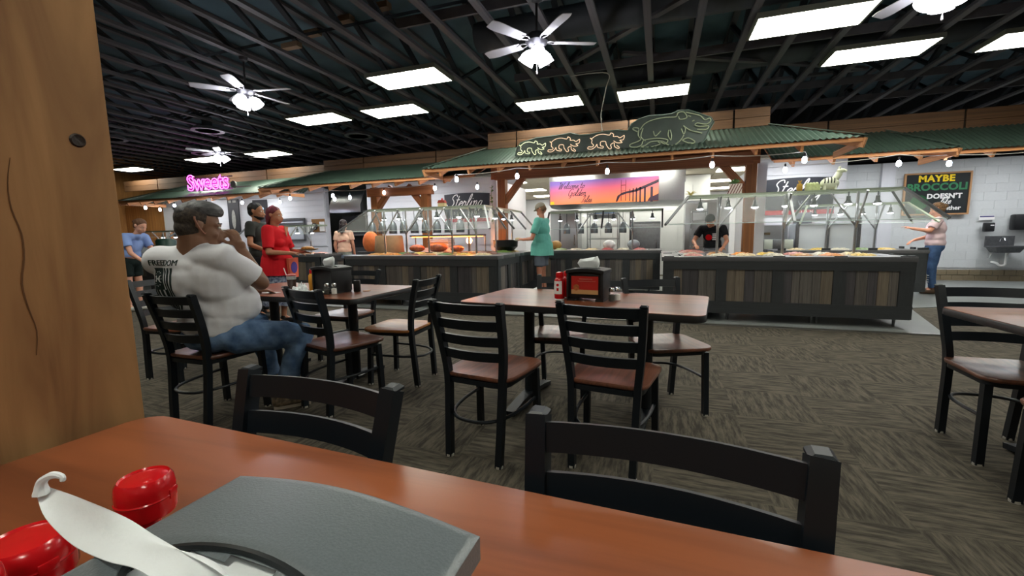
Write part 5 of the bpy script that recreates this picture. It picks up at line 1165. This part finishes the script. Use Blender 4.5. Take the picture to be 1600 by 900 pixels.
def face_bits(t, H, s, sk, brow=(30, 22, 18), lips=(150, 84, 76)):
    rot = H.to_euler()
    for x in (-1, 1):
        bm = nb(); ball(bm, H @ Vector((x*.031*s, .078*s, 0)), (.0125*s, .009*s, .0085*s), rot, 12, 8); e = ob('eye', bm, M('eye white', (214, 208, 200), .3), t)
        bm = nb(); ball(bm, H @ Vector((x*.031*s, .0855*s, 0)), (.0055*s, .003*s, .0058*s), rot, 10, 6); ob('iris', bm, M('dark iris', (36, 24, 18), .2), e)
        bm = nb(); pcap(bm, H @ Vector((x*.016*s, .0925*s, .022*s)), H @ Vector((x*.052*s, .073*s, .021*s)), .0038*s, .0026*s, 6); ob('eyebrow', bm, M('brow %d' % brow[0], brow, .8), t)
    bm = nb(); tube(bm, smoothpath([H @ Vector((q*s, (.0965-abs(q)*.35)*s, (-.0745-abs(q)*.03)*s)) for q in (-.026, -.013, 0, .013, .026)], 3), .0035*s, 6); ob('lips', bm, M('lips %d' % lips[0], lips, .5), t)
def head_matrix(c, yaw=0, pitch=0, roll=0): return Matrix.Translation(c) @ Euler((pitch, roll, yaw)).to_matrix().to_4x4()

def figure(label, loc, rz, J, sk, shirt, pants, shoe, w=1., hair=None, vox=.0105, sleeve=.6, hem=None, short=None, hs=1., belly=1., name='person', headrot=(0, 0, 0), collar=True, curl=.5, pantcol=None, lean=0, bust=0, handup=None, deci=.5):
    """J: joints in figure space (x right, y forward, z up)"""
    t = thing(name, label, 'person', loc, rz); V = {k: Vector(v) for k, v in J.items()}
    H = head_matrix(V['head'], *headrot[:1], *headrot[1:]) if False else head_matrix(V['head'], headrot[0], headrot[1], headrot[2])
    pel, ch, nk = V['pelvis'], V['chest'], V['neck']
    # ---- the body, one continuous surface
    bm = nb()
    blob(bm, pel, (.145*w, .105*w, .11)); blob(bm, pel.lerp(ch, .45), (.135*w*belly, .1*w*belly, .14)); blob(bm, ch, (.15*w, .1*w, .16)); pcap(bm, V['shL'], V['shR'], .05, .05, 14)
    pcap(bm, ch+Vector((0, 0, .08)), nk, .06, .05); pcap(bm, nk, V['head']+(nk-V['head'])*.25, .052*hs, .05*hs)
    head_shapes(bm, H, hs)
    for s in 'LR':
        a, b, c = V['sh'+s], V['el'+s], V['wr'+s]; pcap(bm, a, b, .047*w**.5, .037); pcap(bm, b, c, .038, .025); hd = V.get('hd'+s, c+(c-b).normalized()*.1)
        hand_shapes(bm, c, hd-c, (handup or {}).get(s, (0, .3, 1)), 1., curl, 1 if s == 'R' else -1)
        h, k, n = V['hip'+s], V['kn'+s], V['an'+s]; pcap(bm, h, k, .078*w**.6, .052); pcap(bm, k, n, .052, .033); pcap(bm, n, V['toe'+s], .034, .026)
    fuse(bm, 'body', sk, t, vox, smooth=2, deci=deci)
    # ---- shirt
    def wr(v): return .004*sin(v.x*31+v.z*9)*sin(v.z*38+v.x*13+v.y*17)
    bm = nb(); g = .016
    blob(bm, pel+Vector((0, 0, .05)), (.15*w+g, .112*w+g, .13)); blob(bm, pel.lerp(ch, .45), (.14*w*belly+g, .105*w*belly+g, .17)); blob(bm, ch+Vector((0, .012*bust, 0)), (.152*w+g, .102*w+g+.02*bust, .17)); pcap(bm, V['shL'], V['shR'], .05+g, .05+g, 14)
    if bust:
        for x in (-1, 1): blob(bm, ch+Vector((x*.07*w, .08*w, -.03)), (.07*w, .06*w, .065))
    pcap(bm, ch+Vector((0, 0, .08)), nk-Vector((0, 0, .045)), .078, .058)
    hz = hem if hem is not None else pel.z-.06
    if hz < pel.z-.05: pcap(bm, pel, Vector((pel.x, pel.y, hz-.12)), .155*w+g, .17*w+g, 20)
    for s in 'LR':
        a, b = V['sh'+s], V['el'+s]; e = a.lerp(b, sleeve); pcap(bm, a, a.lerp(b, sleeve*.5), .052*w**.5+g, .05*w**.5+g); pcap(bm, a.lerp(b, .2), e, .052*w**.5+g, .045*w**.5+g+.004, flat=True)
    cuts = [((0, 0, hz), (0, 0, -1))]
    fuse(bm, 'shirt', shirt, t, vox, cuts, 2, wr, deci=deci)
    if pants:
        bm = nb(); blob(bm, pel-Vector((0, 0, .02)), (.147*w+.012, .108*w+.014, .12))
        for s in 'LR':
            h, k, n = V['hip'+s], V['kn'+s], V['an'+s]
            if short:
                pcap(bm, h, h.lerp(k, short*.8), .085*w**.6+.01, .075*w**.6+.012); pcap(bm, h, h.lerp(k, short), .08*w**.6, .078*w**.5+.012, flat=True)
            else:
                pcap(bm, h, k, .078*w**.6+.014, .052+.016); pcap(bm, k, k.lerp(n, .8), .052+.016, .048); pcap(bm, k, k.lerp(n, .93), .052+.012, .05, flat=True)
        fuse(bm, 'trousers' if not short else 'shorts', pants, t, vox, ((Vector((0, 0, pel.z+.1)), (0, 0, 1)),), 2, wr, deci=deci)
    for s in 'LR':
        n, o_ = V['an'+s], V['toe'+s]; bm = nb(); d = (o_-n); d.z = 0; d.normalize(); zt = n.z-.05
        pcap(bm, Vector((n.x, n.y, .045))-d*.02, Vector((o_.x, o_.y, .038)), .046, .04); pcap(bm, n, Vector((n.x, n.y, .05)), .042, .044)
        sh = fuse(bm, 'shoe', shoe, t, .012, (((0, 0, .004), (0, 0, -1)),), 2)
    # ---- hair
    if hair:
        mat, kind = hair; bm = nb(); rot = H.to_euler()
        def el(c, r): blob(bm, H @ (Vector(c)*hs), tuple(q*hs for q in r), rot)
        el((0, -.02, .042), (.083, .098, .09))
        if kind != 'cap': el((0, -.035, -.005), (.081, .082, .075))
        cl = [(H @ Vector((0, .045*hs, .055*hs)), (H.to_3x3() @ Vector((0, 1, -.75))).normalized())]
        if kind in ('short', 'bun', 'cap'): cl.append((H @ Vector((0, 0, -.055*hs)), (H.to_3x3() @ Vector((0, .35, -1))).normalized()))
        if kind == 'long':
            c = H @ Vector((0, -.06, -.02)); pcap(bm, c, Vector((c.x, c.y-.03, nk.z-.1)), .075, .06); pcap(bm, Vector((c.x, c.y-.03, nk.z-.1)), Vector((c.x+.01, c.y-.05, ch.z-.08)), .06, .025)
        if kind == 'bob': c = H @ Vector((0, -.04, -.03)); pcap(bm, c, Vector((c.x, c.y-.005, nk.z+.0)), .082, .07)
        if kind == 'bun': c = H @ Vector((0, -.12, .03)); blob(bm, c, .035)
        fuse(bm, 'hair', mat, t, .009, cl, 2, lambda v: .0035*sin(v.x*130+v.z*30)*sin(v.z*60+v.y*90), deci=.6)
    return t, H, V
def stand(h=1.75, w=1., sh=.19, foot=.1, arms=None):
    k = h/1.75; J = dict(pelvis=(0, 0, .94), chest=(0, 0, 1.27), neck=(0, .0, 1.49), head=(0, .02, 1.635), shL=(-sh, 0, 1.42), shR=(sh, 0, 1.42),
        elL=(-sh-.06, -.02, 1.13), elR=(sh+.06, -.02, 1.13), wrL=(-sh-.06, .06, .88), wrR=(sh+.06, .06, .88),
        hipL=(-.085*w, 0, .9), hipR=(.085*w, 0, .9), knL=(-foot, .02, .49), knR=(foot, .02, .49), anL=(-foot, -.02, .09), anR=(foot, -.02, .09), toeL=(-foot-.02, .13, .03), toeR=(foot+.02, .13, .03))
    J = {a: (x*k, y*k, z*k) for a, (x, y, z) in J.items()}
    if arms: J.update(arms)
    return J
JEAN = cloth('blue denim', (72, 98, 136), rgb2=(52, 74, 108), nscale=12)
BROWNSH = M('brown shoe', (84, 62, 46), .6)
# --- man in teal
J = stand(1.78, 1.1, .21, arms=dict(elR=(.3, .1, 1.12), wrR=(.16, .36, 1.1), hdR=(.08, .45, 1.13), elL=(-.3, .08, 1.12), wrL=(-.1, .36, 1.1), hdL=(-.03, .45, 1.13)))
t, H, V = figure('man in a teal T-shirt, grey shorts and pale cap serving himself at the buffet', (-2.12, 7.98, .012), radians(84), J, skin((196, 134, 108)), cloth('teal T-shirt', (116, 196, 180)), cloth('grey shorts', (112, 118, 130)), BROWNSH, 1.28, (M('sandy hair', (126, 98, 72), .8), 'short'), short=.75, hem=.80, headrot=(.0, -.5, 0), sleeve=.72, belly=1.12, hs=.98)
face_bits(t, H, .98, None, (110, 80, 60))
bm = nb(); rot = H.to_euler(); blob(bm, H @ Vector((0, -.012, .05)), (.09, .105, .085), rot); b2 = fuse(bm, 'cap_crown', M('pale cap', (160, 152, 134), .9), t, .009, ((H @ Vector((0, 0, .035)), H.to_3x3() @ Vector((0, .1, -1))),), 2)
bm = nb(); prism(bm, [(.07*cos(a), .05+.085*sin(a)) for a in [k*pi/10 for k in range(11)]], .006, 'xy', .04); 
for v in bm.verts: v.co = H @ v.co
ob('cap_brim', bm, MC['pale cap'], b2)
q = Matrix.Rotation(radians(84), 3, 'Z') @ Vector((.02, .5, 1.08))
tag(ob('held_plate', lathe(nb(), [(0, 0), (.07, 0), (.12, .02), (.118, .024), (.07, .006), (0, .005)], n=28), CERAM, None, (-2.12+q.x, 7.98+q.y, q.z+.012)), 'plate held by the man in teal over the buffet', 'plate')
bm = nb(); ball(bm, (0, 0, .02), (.07, .06, .03)); tag(ob('plate_food', bm, M('food pale noodles', (222, 200, 150), .5), None, (-2.12+q.x, 7.98+q.y, q.z+.025)), 'heap of pale food on the plate of the man in teal', 'food')
# --- woman in red
J = stand(1.62, 1.15, .19, arms=dict(elR=(.27, .05, 1.02), wrR=(.14, .3, 1.0), hdR=(.1, .4, 1.0), elL=(-.27, .06, 1.02), wrL=(-.12, .32, 1.01), hdL=(-.06, .4, 1.01)))
for s_ in ('toeL', 'toeR'): pass
REDS = cloth('red blouse', (206, 30, 40))
t, H, V = figure('woman with dark red hair in a red blouse and patterned skirt carrying a plate', (-5.02, 4.58, 0), radians(-72), J, skin((186, 128, 100)), REDS, None, BLACKP, 1.22, (M('dark red hair', (110, 22, 40), .6, noise=.3, nscale=40), 'bob'), hem=.70, sleeve=.85, bust=.8, belly=1.12, hs=1.0, headrot=(0, 0, 0))
face_bits(t, H, 1, None, (50, 20, 20), (160, 70, 70))
bm = nb(); pcap(bm, (0, 0, .9), (0, 0, .28), .17, .22, 24, flat=True); fuse(bm, 'skirt', M('patterned skirt', (150, 158, 178), .85, rgb2=(60, 66, 96), nscale=34, detail=1), t, .014, (), 2, lambda v: .012*sin(math.atan2(v.y, v.x)*9)*max(0, (.8-v.z)*1.6))
bm = nb(); q0 = (.0, .155, 1.3); prism(bm, [(-.05, 1.36), (.05, 1.36), (.0, 1.22)], .01, 'xz', .155); ob('neckline', bm, skin((186, 128, 100)), t)
bm = nb(); tube(bm, smoothpath([(.0, .26, .80), (.05, .28, .86), (.0, .3, .92), (-.05, .28, .86)], 4, True), .012, 6, closed=True) if False else None
bm = nb(); prism(bm, [(-.11, .66), (.11, .66), (.13, .93), (-.13, .93)], .03, 'xz', .2); b_ = ob('pouch', bm, M('orange pouch', (214, 96, 70), .6), t)
bm = nb(); lathe(bm, [(0, 0), (.08, 0), (.08, .004), (0, .004)], (0, .235, .8), 20, (pi/2, 0, 0)); ob('blue_patch', bm, M('blue patch', (70, 60, 150), .6), b_)
bm = nb(); tube(bm, [H @ Vector((.085*sin(a), .0-.02, .01+.125*cos(a))) for a in [(-1.2+2.4*k/12) for k in range(13)]], .008, 6); ob('headband', bm, M('magenta headband', (150, 30, 80), .5), t)
q = Matrix.Rotation(radians(-72), 3, 'Z') @ Vector((.0, .44, 1.02))
bm = nb(); lathe(bm, [(0, 0), (.09, 0), (.14, .02), (.138, .024), (.09, .006), (0, .005)], n=28); tag(ob('held_plate', bm, M('brown plate', (150, 120, 84), .5), None, (-5.02+q.x, 4.58+q.y, q.z+.01)), 'plate of food held by the woman in red', 'plate')
bm = nb(); ball(bm, (0, 0, .02), (.09, .08, .03)); tag(ob('plate_food', bm, M('food golden fried food', (206, 140, 52), .5), None, (-5.02+q.x, 4.58+q.y, q.z+.02)), 'heap of brown food on the plate of the woman in red', 'food')
# --- bearded man in dark shirt
J = stand(1.72, 1., .2, arms=dict(elR=(.3, .03, 1.12), wrR=(.2, .26, 1.0), hdR=(.14, .35, .99)))
t, H, V = figure('bearded man in a dark grey T-shirt standing behind the woman in red', (-5.72, 4.9, 0), radians(-65), J, skin((170, 120, 90)), cloth('dark grey shirt', (52, 54, 52)), cloth('black trousers', (26, 27, 30)), BLACKP, 1.0, (M('black hair', (18, 17, 18), .5, noise=.3, nscale=60), 'short'), hem=.88, headrot=(.0, 0, 0), hs=1.05)
face_bits(t, H, 1.05, None, (16, 14, 14))
bm = nb(); rot = H.to_euler(); blob(bm, H @ Vector((0, .04, -.092)), (.058, .06, .035), rot); blob(bm, H @ Vector((0, .01, -.07)), (.073, .05, .04), rot); fuse(bm, 'beard', MC['black hair'], t, .009, ((H @ Vector((0, 0, -.068)), H.to_3x3() @ Vector((0, .2, 1))),), 2)
bm = nb(); pcap(bm, H @ Vector((-.03, .094, -.058)), H @ Vector((.03, .094, -.058)), .005, .005, 8); ob('moustache', bm, MC['black hair'], t)
# --- girl in light blue
J = stand(1.62, .9, .17, arms=dict(chest=(0, .08, 1.15), neck=(0, .2, 1.33), head=(0, .27, 1.45), shL=(-.17, .14, 1.27), shR=(.17, .14, 1.27), elR=(.2, .25, 1.0), wrR=(.16, .42, .86), hdR=(.14, .5, .84), elL=(-.2, .25, 1.0), wrL=(-.14, .42, .86), hdL=(-.12, .5, .84)))
t, H, V = figure('girl in a light blue T-shirt and dark shorts leaning over the far left counter', (-8.6, 4.85, 0), radians(-78), J, skin((214, 160, 138)), cloth('light blue T-shirt', (134, 160, 216)), cloth('dark shorts', (24, 34, 34)), M('white shoe', (210, 210, 206), .6), .95, (M('brown hair', (104, 72, 52), .7, noise=.3, nscale=50), 'bun'), hem=.93, short=.6, headrot=(0, -.45, 0), hs=.98)
face_bits(t, H, .98, None, (80, 56, 40))
# --- woman with long dark hair, from behind
J = stand(1.6, .95, .17)
t, H, V = figure('woman with long dark hair in a peach T-shirt, seen from behind beside the buffet', (-7.0, 8.3, .012), radians(18), J, skin((206, 150, 124)), cloth('peach T-shirt', (226, 186, 166)), cloth('pale jeans', (140, 148, 140), rgb2=(84, 92, 100)), BLACKP, .98, (M('very dark hair', (36, 24, 28), .5, noise=.3, nscale=40), 'long'), hem=.82)
face_bits(t, H, 1, None)
bm = nb(); [tube(bm, smoothpath([(-.1+q*.012, -.122-.003*q, 1.12-.02*q), (-.03, -.13, 1.1+.01*q), (.04, -.13, 1.14-.012*q), (.1, -.122, 1.12+.01*q)], 3), .006, 5) for q in range(3)]; ob('shirt_print', bm, M('maroon print', (150, 60, 60), .7), t)
# --- woman in pink at the far right, back half turned
J = stand(1.64, 1.15, .2, arms=dict(elL=(-.28, .1, 1.15), wrL=(-.2, .34, 1.2), hdL=(-.16, .44, 1.24), elR=(.3, .06, 1.05), wrR=(.12, .28, .98), hdR=(.04, .35, .94)))
t, H, V = figure('woman in a pale pink shirt and ripped jeans reaching into the far right buffet', (4.78, 9.95, .012), radians(68), J, skin((214, 150, 120)), cloth('pale pink shirt', (222, 196, 200)), JEAN, BROWNSH, 1.15, (M('blond brown hair', (134, 100, 62), .7, noise=.4, nscale=40, rgb2=(70, 48, 32)), 'bun'), hem=.84, headrot=(-.1, -.25, 0), sleeve=.75, bust=.4)
face_bits(t, H, 1, None, (90, 60, 40))
for z in (.34, .30, .26, .22): bm = nb(); tube(bm, [(-.1+.055*sin(a), .0+.07*cos(a)-.0, z) for a in (-.9, -.5, 0, .5, .9)], .006, 5); ob('jean_rip', bm, M('white thread', (220, 224, 226), .8), t)
# --- cook in black
J = stand(1.6, 1., .2, arms=dict(chest=(0, .05, 1.15), neck=(0, .14, 1.33), head=(0, .24, 1.41), shL=(-.2, .1, 1.27), shR=(.2, .1, 1.27), elR=(.3, .2, 1.03), wrR=(.2, .4, .95), hdR=(.16, .48, .93), elL=(-.3, .2, 1.03), wrL=(-.28, .38, .92), hdL=(-.26, .46, .88)))
t, H, V = figure('cook in a black T-shirt and cap bending forward behind the right buffet', (1.0, 9.3, 0), radians(160), J, skin((198, 140, 112)), cloth('black T-shirt', (30, 31, 34)), cloth('grey apron trousers', (120, 122, 128)), BLACKP, 1.05, (MC['black hair'], 'cap'), hem=.9, headrot=(0, -.6, 0))
face_bits(t, H, 1, None)
bm = nb(); blob(bm, H @ Vector((0, -.012, .05)), (.09, .105, .085), H.to_euler()); fuse(bm, 'cap', M('black cap', (24, 24, 26), .8), t, .01, ((H @ Vector((0, 0, .03)), H.to_3x3() @ Vector((0, .1, -1))),), 2)
bm = nb(); lathe(bm, [(0, 0), (.06, 0), (.06, .004), (0, .004)], (.03, .185, 1.1), 16, (pi/2-.3, 0, 0)); ob('red_print', bm, REDP, t)
bm = nb(); [box(bm, (-.07, .185-.0*q, 1.06+q*.035), (.07, .006, .018)) for q in range(4)]; ob('white_print', bm, CERAM, t)

# ================================================================ THE SITTING MAN (figure space = world, origin on the floor under him)
ox, oy = -2.76, 2.02
t = thing('person', 'heavy grey-haired man in a white T-shirt sitting with his hand at his mouth', 'person', (ox, oy, 0), 0)
def W(x, y, z): return Vector((x-ox, y-oy, z))
sk = skin((132, 96, 76))
hc = W(-2.75, 1.955, 1.272); HY = radians(-30); H = head_matrix(hc, HY, -.08, .0); HS = 1.17
shL, shR = W(-3.03, 1.87, 1.06), W(-2.58, 1.95, 1.07); elR = W(-2.50, 2.14, .90); wrR = W(-2.635, 2.125, 1.125); elL = W(-3.12, 2.25, .84); wrL = W(-2.95, 2.46, .80)
hipL, hipR = W(-2.88, 2.02, .56), W(-2.62, 2.02, .56); knL, knR = W(-2.95, 2.46, .55), W(-2.36, 2.30, .52); anL, anR = W(-2.88, 2.5, .1), W(-2.49, 2.24, .11); toeL, toeR = W(-2.86, 2.66, .03), W(-2.40, 2.34, .03)
bm = nb()
blob(bm, W(-2.75, 2.02, .58), (.19, .15, .12)); blob(bm, W(-2.74, 2.04, .74), (.215, .2, .17)); blob(bm, W(-2.755, 1.98, .94), (.21, .15, .17)); pcap(bm, shL, shR, .075, .075); pcap(bm, W(-2.79, 1.92, 1.05), hc+Vector((-.02, -.03, -.08)), .1, .088)
blob(bm, hc+Vector((-.045, -.05, -.085)), (.06, .055, .045))
head_shapes(bm, H, HS, 1.25, 1.05)
blob(bm, H @ Vector((0, .02, -.085)), (.06, .055, .045), H.to_euler())
pcap(bm, shR, elR, .062, .05); pcap(bm, elR, wrR, .05, .032); pcap(bm, shL, elL, .062, .05); pcap(bm, elL, wrL, .048, .032)
# the hand closed in front of the mouth
wd = (W(-2.60, 2.10, 1.215)-wrR); pcap(bm, wrR, wrR+wd.normalized()*.03, .032, .03)
hand_shapes(bm, wrR+Vector((.0, -.005, .01)), Vector((-.28, -.12, .75)), Vector((.9, -.1, .35)), 1.08, 1.15, -1, .0095)
hand_shapes(bm, wrL, Vector((.3, .9, -.15)), Vector((0, .1, 1)), 1.05, .5, -1)
pcap(bm, hipL, knL, .1, .065); pcap(bm, hipR, knR, .1, .065); pcap(bm, knL, anL, .06, .04); pcap(bm, knR, anR, .06, .04); pcap(bm, anL, toeL, .04, .03); pcap(bm, anR, toeR, .04, .03)
fuse(bm, 'body', sk, t, .0075, smooth=2, deci=.6)
face_bits(t, H, HS, None, (70, 64, 60), (120, 70, 62))
# inner ear rims (only the ear toward us shows)
for x in (-1, 1):
    bm = nb(); tube(bm, smoothpath([H @ (Vector((x*(.091+.004*sin(k)), -.012-.024*cos(k*.75-.4), .004+.042*cos(k*.75)))*HS) for k in range(6)], 4), .0066, 6); ob('ear_rim', bm, M('ear skin', (150, 100, 80), .5), t)
def wrk(v):
    a = .0055*sin(v.z*46+v.x*22+3*sin(v.x*9))*max(0, min(1, (1.0-v.z)*4))
    b = .004*sin(v.x*34+v.y*28-v.z*20)
    return a+b*.7
bm = nb()
blob(bm, W(-2.76, 2.0, .65), (.225, .195, .14)); blob(bm, W(-2.755, 2.045, .76), (.25, .22, .18)); blob(bm, W(-2.93, 1.965, .93), (.165, .18, .2)); blob(bm, W(-2.68, 1.99, .93), (.17, .18, .2)); blob(bm, W(-2.80, 1.96, .93), (.2, .185, .2)); pcap(bm, shL, shR, .094, .094); pcap(bm, W(-2.80, 1.93, 1.06), W(-2.775, 1.93, 1.15), .13, .088)
blob(bm, W(-2.82, 1.92, 1.02), (.2, .13, .1))
for a, b in ((shR, elR), (shL, elL)):
    pcap(bm, a, a.lerp(b, .45), .086, .085); pcap(bm, a.lerp(b, .2), a.lerp(b, .80), .084, .088, flat=True)
fuse(bm, 'shirt', M('white T-shirt', (226, 226, 232), .85, noise=.05, nscale=6, bump=.2, spec=.2), t, .0085, ((W(-2.75, 2, .585), (0.12, .18, -1)),), 9, wrk, deci=.8)
bm = nb(); tube(bm, [W(-2.772+.083*cos(a), 1.935+.078*sin(a), 1.162+.012*sin(a)) for a in [k*2*pi/28 for k in range(28)]], .008, 6, closed=True); ob('collar', bm, M('shirt collar', (206, 206, 212), .85), t)
def wrj(v): return .005*sin(v.x*30+v.y*35)*sin(v.z*40+v.y*18)
bm = nb(); blob(bm, W(-2.76, 1.995, .57), (.225, .175, .118))
pcap(bm, hipL, knL, .115, .082); pcap(bm, hipR, knR, .118, .085); pcap(bm, knL, knL.lerp(anL, .85), .08, .06); pcap(bm, knR, knR.lerp(anR, .85), .082, .062); pcap(bm, knR, knR.lerp(anR, .95), .075, .062, flat=True); pcap(bm, knL, knL.lerp(anL, .95), .075, .062, flat=True)
fuse(bm, 'jeans', M('worn blue jeans', (116, 144, 180), .85, rgb2=(66, 92, 128), nscale=11, bump=.3, spec=.2), t, .009, ((W(0, 0, .468), (0, .35, -1)),) if False else (), 2, wrj, deci=.8)
CAMO = M('camouflage shoe', (120, 104, 84), .7, rgb2=(60, 54, 44), nscale=40, detail=1)
for n, o_ in ((anL, toeL), (anR, toeR)):
    bm = nb(); d = (o_-n); d.z = 0; d.normalize(); pcap(bm, Vector((n.x, n.y, .05))-d*.03, Vector((o_.x, o_.y, .042)), .052, .045); pcap(bm, n, Vector((n.x, n.y, .06)), .05, .05)
    s_ = fuse(bm, 'shoe', CAMO, t, .01, (((0, 0, .004), (0, 0, -1)),), 2); bm = nb(); tube(bm, [Vector((n.x, n.y, .014))-d*.07, Vector((o_.x, o_.y, .012))+d*.03], .04, sq=(.095, .02), up=(0, 0, 1)); ob('sole', bm, M('pale sole', (150, 140, 126), .7), s_)
# hair: dark fade at back and sides, grey longer top
bm = nb(); rot = H.to_euler()
blob(bm, H @ (Vector((0, -.02, .04))*HS), (.0855*HS, .1*HS, .088*HS), rot); blob(bm, H @ (Vector((0, -.042, -.012))*HS), (.0775*HS, .0755*HS, .066*HS), rot)
fuse(bm, 'hair_sides', M('short dark grey hair', (46, 40, 38), .8, rgb2=(76, 66, 58), nscale=60, bump=.4), t, .008, ((H @ (Vector((0, .055, .05))*HS), (H.to_3x3() @ Vector((0, 1, -.55))).normalized()), (H @ (Vector((0, -.03, -.062))*HS), (H.to_3x3() @ Vector((0, .25, -1))).normalized()), (H @ (Vector((0, .012, .0))*HS), (H.to_3x3() @ Vector((0, 1, -.15))).normalized())), 2)
bm = nb(); blob(bm, H @ (Vector((0, .006, .085))*HS), (.082*HS, .1*HS, .056*HS), rot); blob(bm, H @ (Vector((.0, .06, .08))*HS), (.06*HS, .035*HS, .03*HS), rot); blob(bm, H @ (Vector((0, -.075, .07))*HS), (.06*HS, .04*HS, .04*HS), rot)
random.seed(4)
for k in range(46):
    a = random.uniform(-1, 1); b = random.uniform(-1, 1); p = H @ (Vector((a*.062, b*.085, .105-.03*a*a-.02*b*b))*HS); d = H.to_3x3() @ Vector((random.uniform(-.5, .5), random.uniform(.1, 1.), random.uniform(.0, .5)))*.035; pcap(bm, p, p+d, .008, .003, 6)
for k in range(5): p = H @ (Vector((random.uniform(-.04, .04), -.1, .085))*HS); pcap(bm, p, p+H.to_3x3() @ Vector((random.uniform(-.3, .3)*.03, -.028, random.uniform(-.01, .02))), .006, .002, 6)
fuse(bm, 'hair_top', M('grey streaked hair', (112, 112, 114), .6, rgb2=(40, 38, 38), nscale=45, stretch=(1, .3, 1), bump=.5), t, .0055, ((H @ (Vector((0, 0, .052))*HS), (H.to_3x3() @ Vector((0, .1, -1))).normalized()),), 1)
# print on the back of the shirt, wrapped on its surface
PRT = M('dark green shirt print', (26, 44, 42), .8)
shirt = [o for o in COL.objects if o.name.startswith('shirt') and o.parent == t][0]
bpy.context.view_layer.update()
from mathutils.bvhtree import BVHTree
dg = bpy.context.evaluated_depsgraph_get(); bvh = BVHTree.FromObject(shirt, dg)
pc = W(-2.91, 1.5, .985); pdir = Vector((.1, 1, -.0)).normalized(); px = Vector((1, -.1, 0)).normalized(); pz = Vector((0, 0, 1))
def wrap(name, polys, mat, par, lift=.003):
    """polys in metres on the back plane; finely cut and laid onto the shirt"""
    bm = nb()
    for poly in polys:
        v = [bm.verts.new((x, 0, z)) for x, z in poly]; bm.faces.new(v)
    bmesh.ops.triangulate(bm, faces=bm.faces[:])
    for _ in range(4):
        es = [e for e in bm.edges if e.calc_length() > .012]
        if not es: break
        bmesh.ops.subdivide_edges(bm, edges=es, cuts=1); bmesh.ops.triangulate(bm, faces=bm.faces[:])
    r = bmesh.ops.extrude_face_region(bm, geom=bm.faces[:]); back = {v for v in r['geom'] if isinstance(v, bmesh.types.BMVert)}
    for v in bm.verts:
        o = pc+px*v.co.x+pz*v.co.z; hit = bvh.ray_cast(o, pdir)
        if hit[0] is None: hit = (o+pdir*.25,)
        v.co = hit[0]-pdir*(lift if v not in back else -.001)
    return ob(name, bm, mat, par)
def tpoly(body, size, cx, cz, sx=1.):
    o = text(body, size, PRT, None, (0, 0, 0), (0, 0, 0)); me = o.data
    P = [[(me.vertices[i].co.x*sx+cx, me.vertices[i].co.y+cz) for i in p.vertices] for p in me.polygons if p.normal.z > .5]
    bpy.data.objects.remove(o); return P
def rc(x0, z0, x1, z1): return [(x0, z0), (x1, z0), (x1, z1), (x0, z1)]
wrap('shirt_lettering', tpoly('FREEDOM', .05, 0.0, .065, 1.0), PRT, shirt)
wrap('shirt_flag', [rc(-.088, -.1, -.01, .035)]+[rc(.004+k*.03, -.235, .018+k*.03, .035) for k in range(3)]+[rc(-.088+k*.026, -.235, -.075+k*.026, -.1) for k in range(4)], PRT, shirt)
WP = M('white shirt print', (214, 216, 216), .8)
wrap('shirt_emblem', [rc(-.068, -.035, -.030, -.029)]+[[(-.072, -.014), (-.066, -.012), (-.054, -.03), (-.06, -.034)], [(-.026, -.014), (-.032, -.012), (-.044, -.03), (-.038, -.034)], [(-.072, -.05), (-.066, -.052), (-.054, -.034), (-.06, -.03)], [(-.026, -.05), (-.032, -.052), (-.044, -.034), (-.038, -.03)]]
     +[rc(-.049+.03*cos(a)-.002, -.032+.045*sin(a)-.002, -.049+.03*cos(a)+.002, -.032+.045*sin(a)+.002) for a in [k*2*pi/13 for k in range(13)]], WP, shirt, .0045)
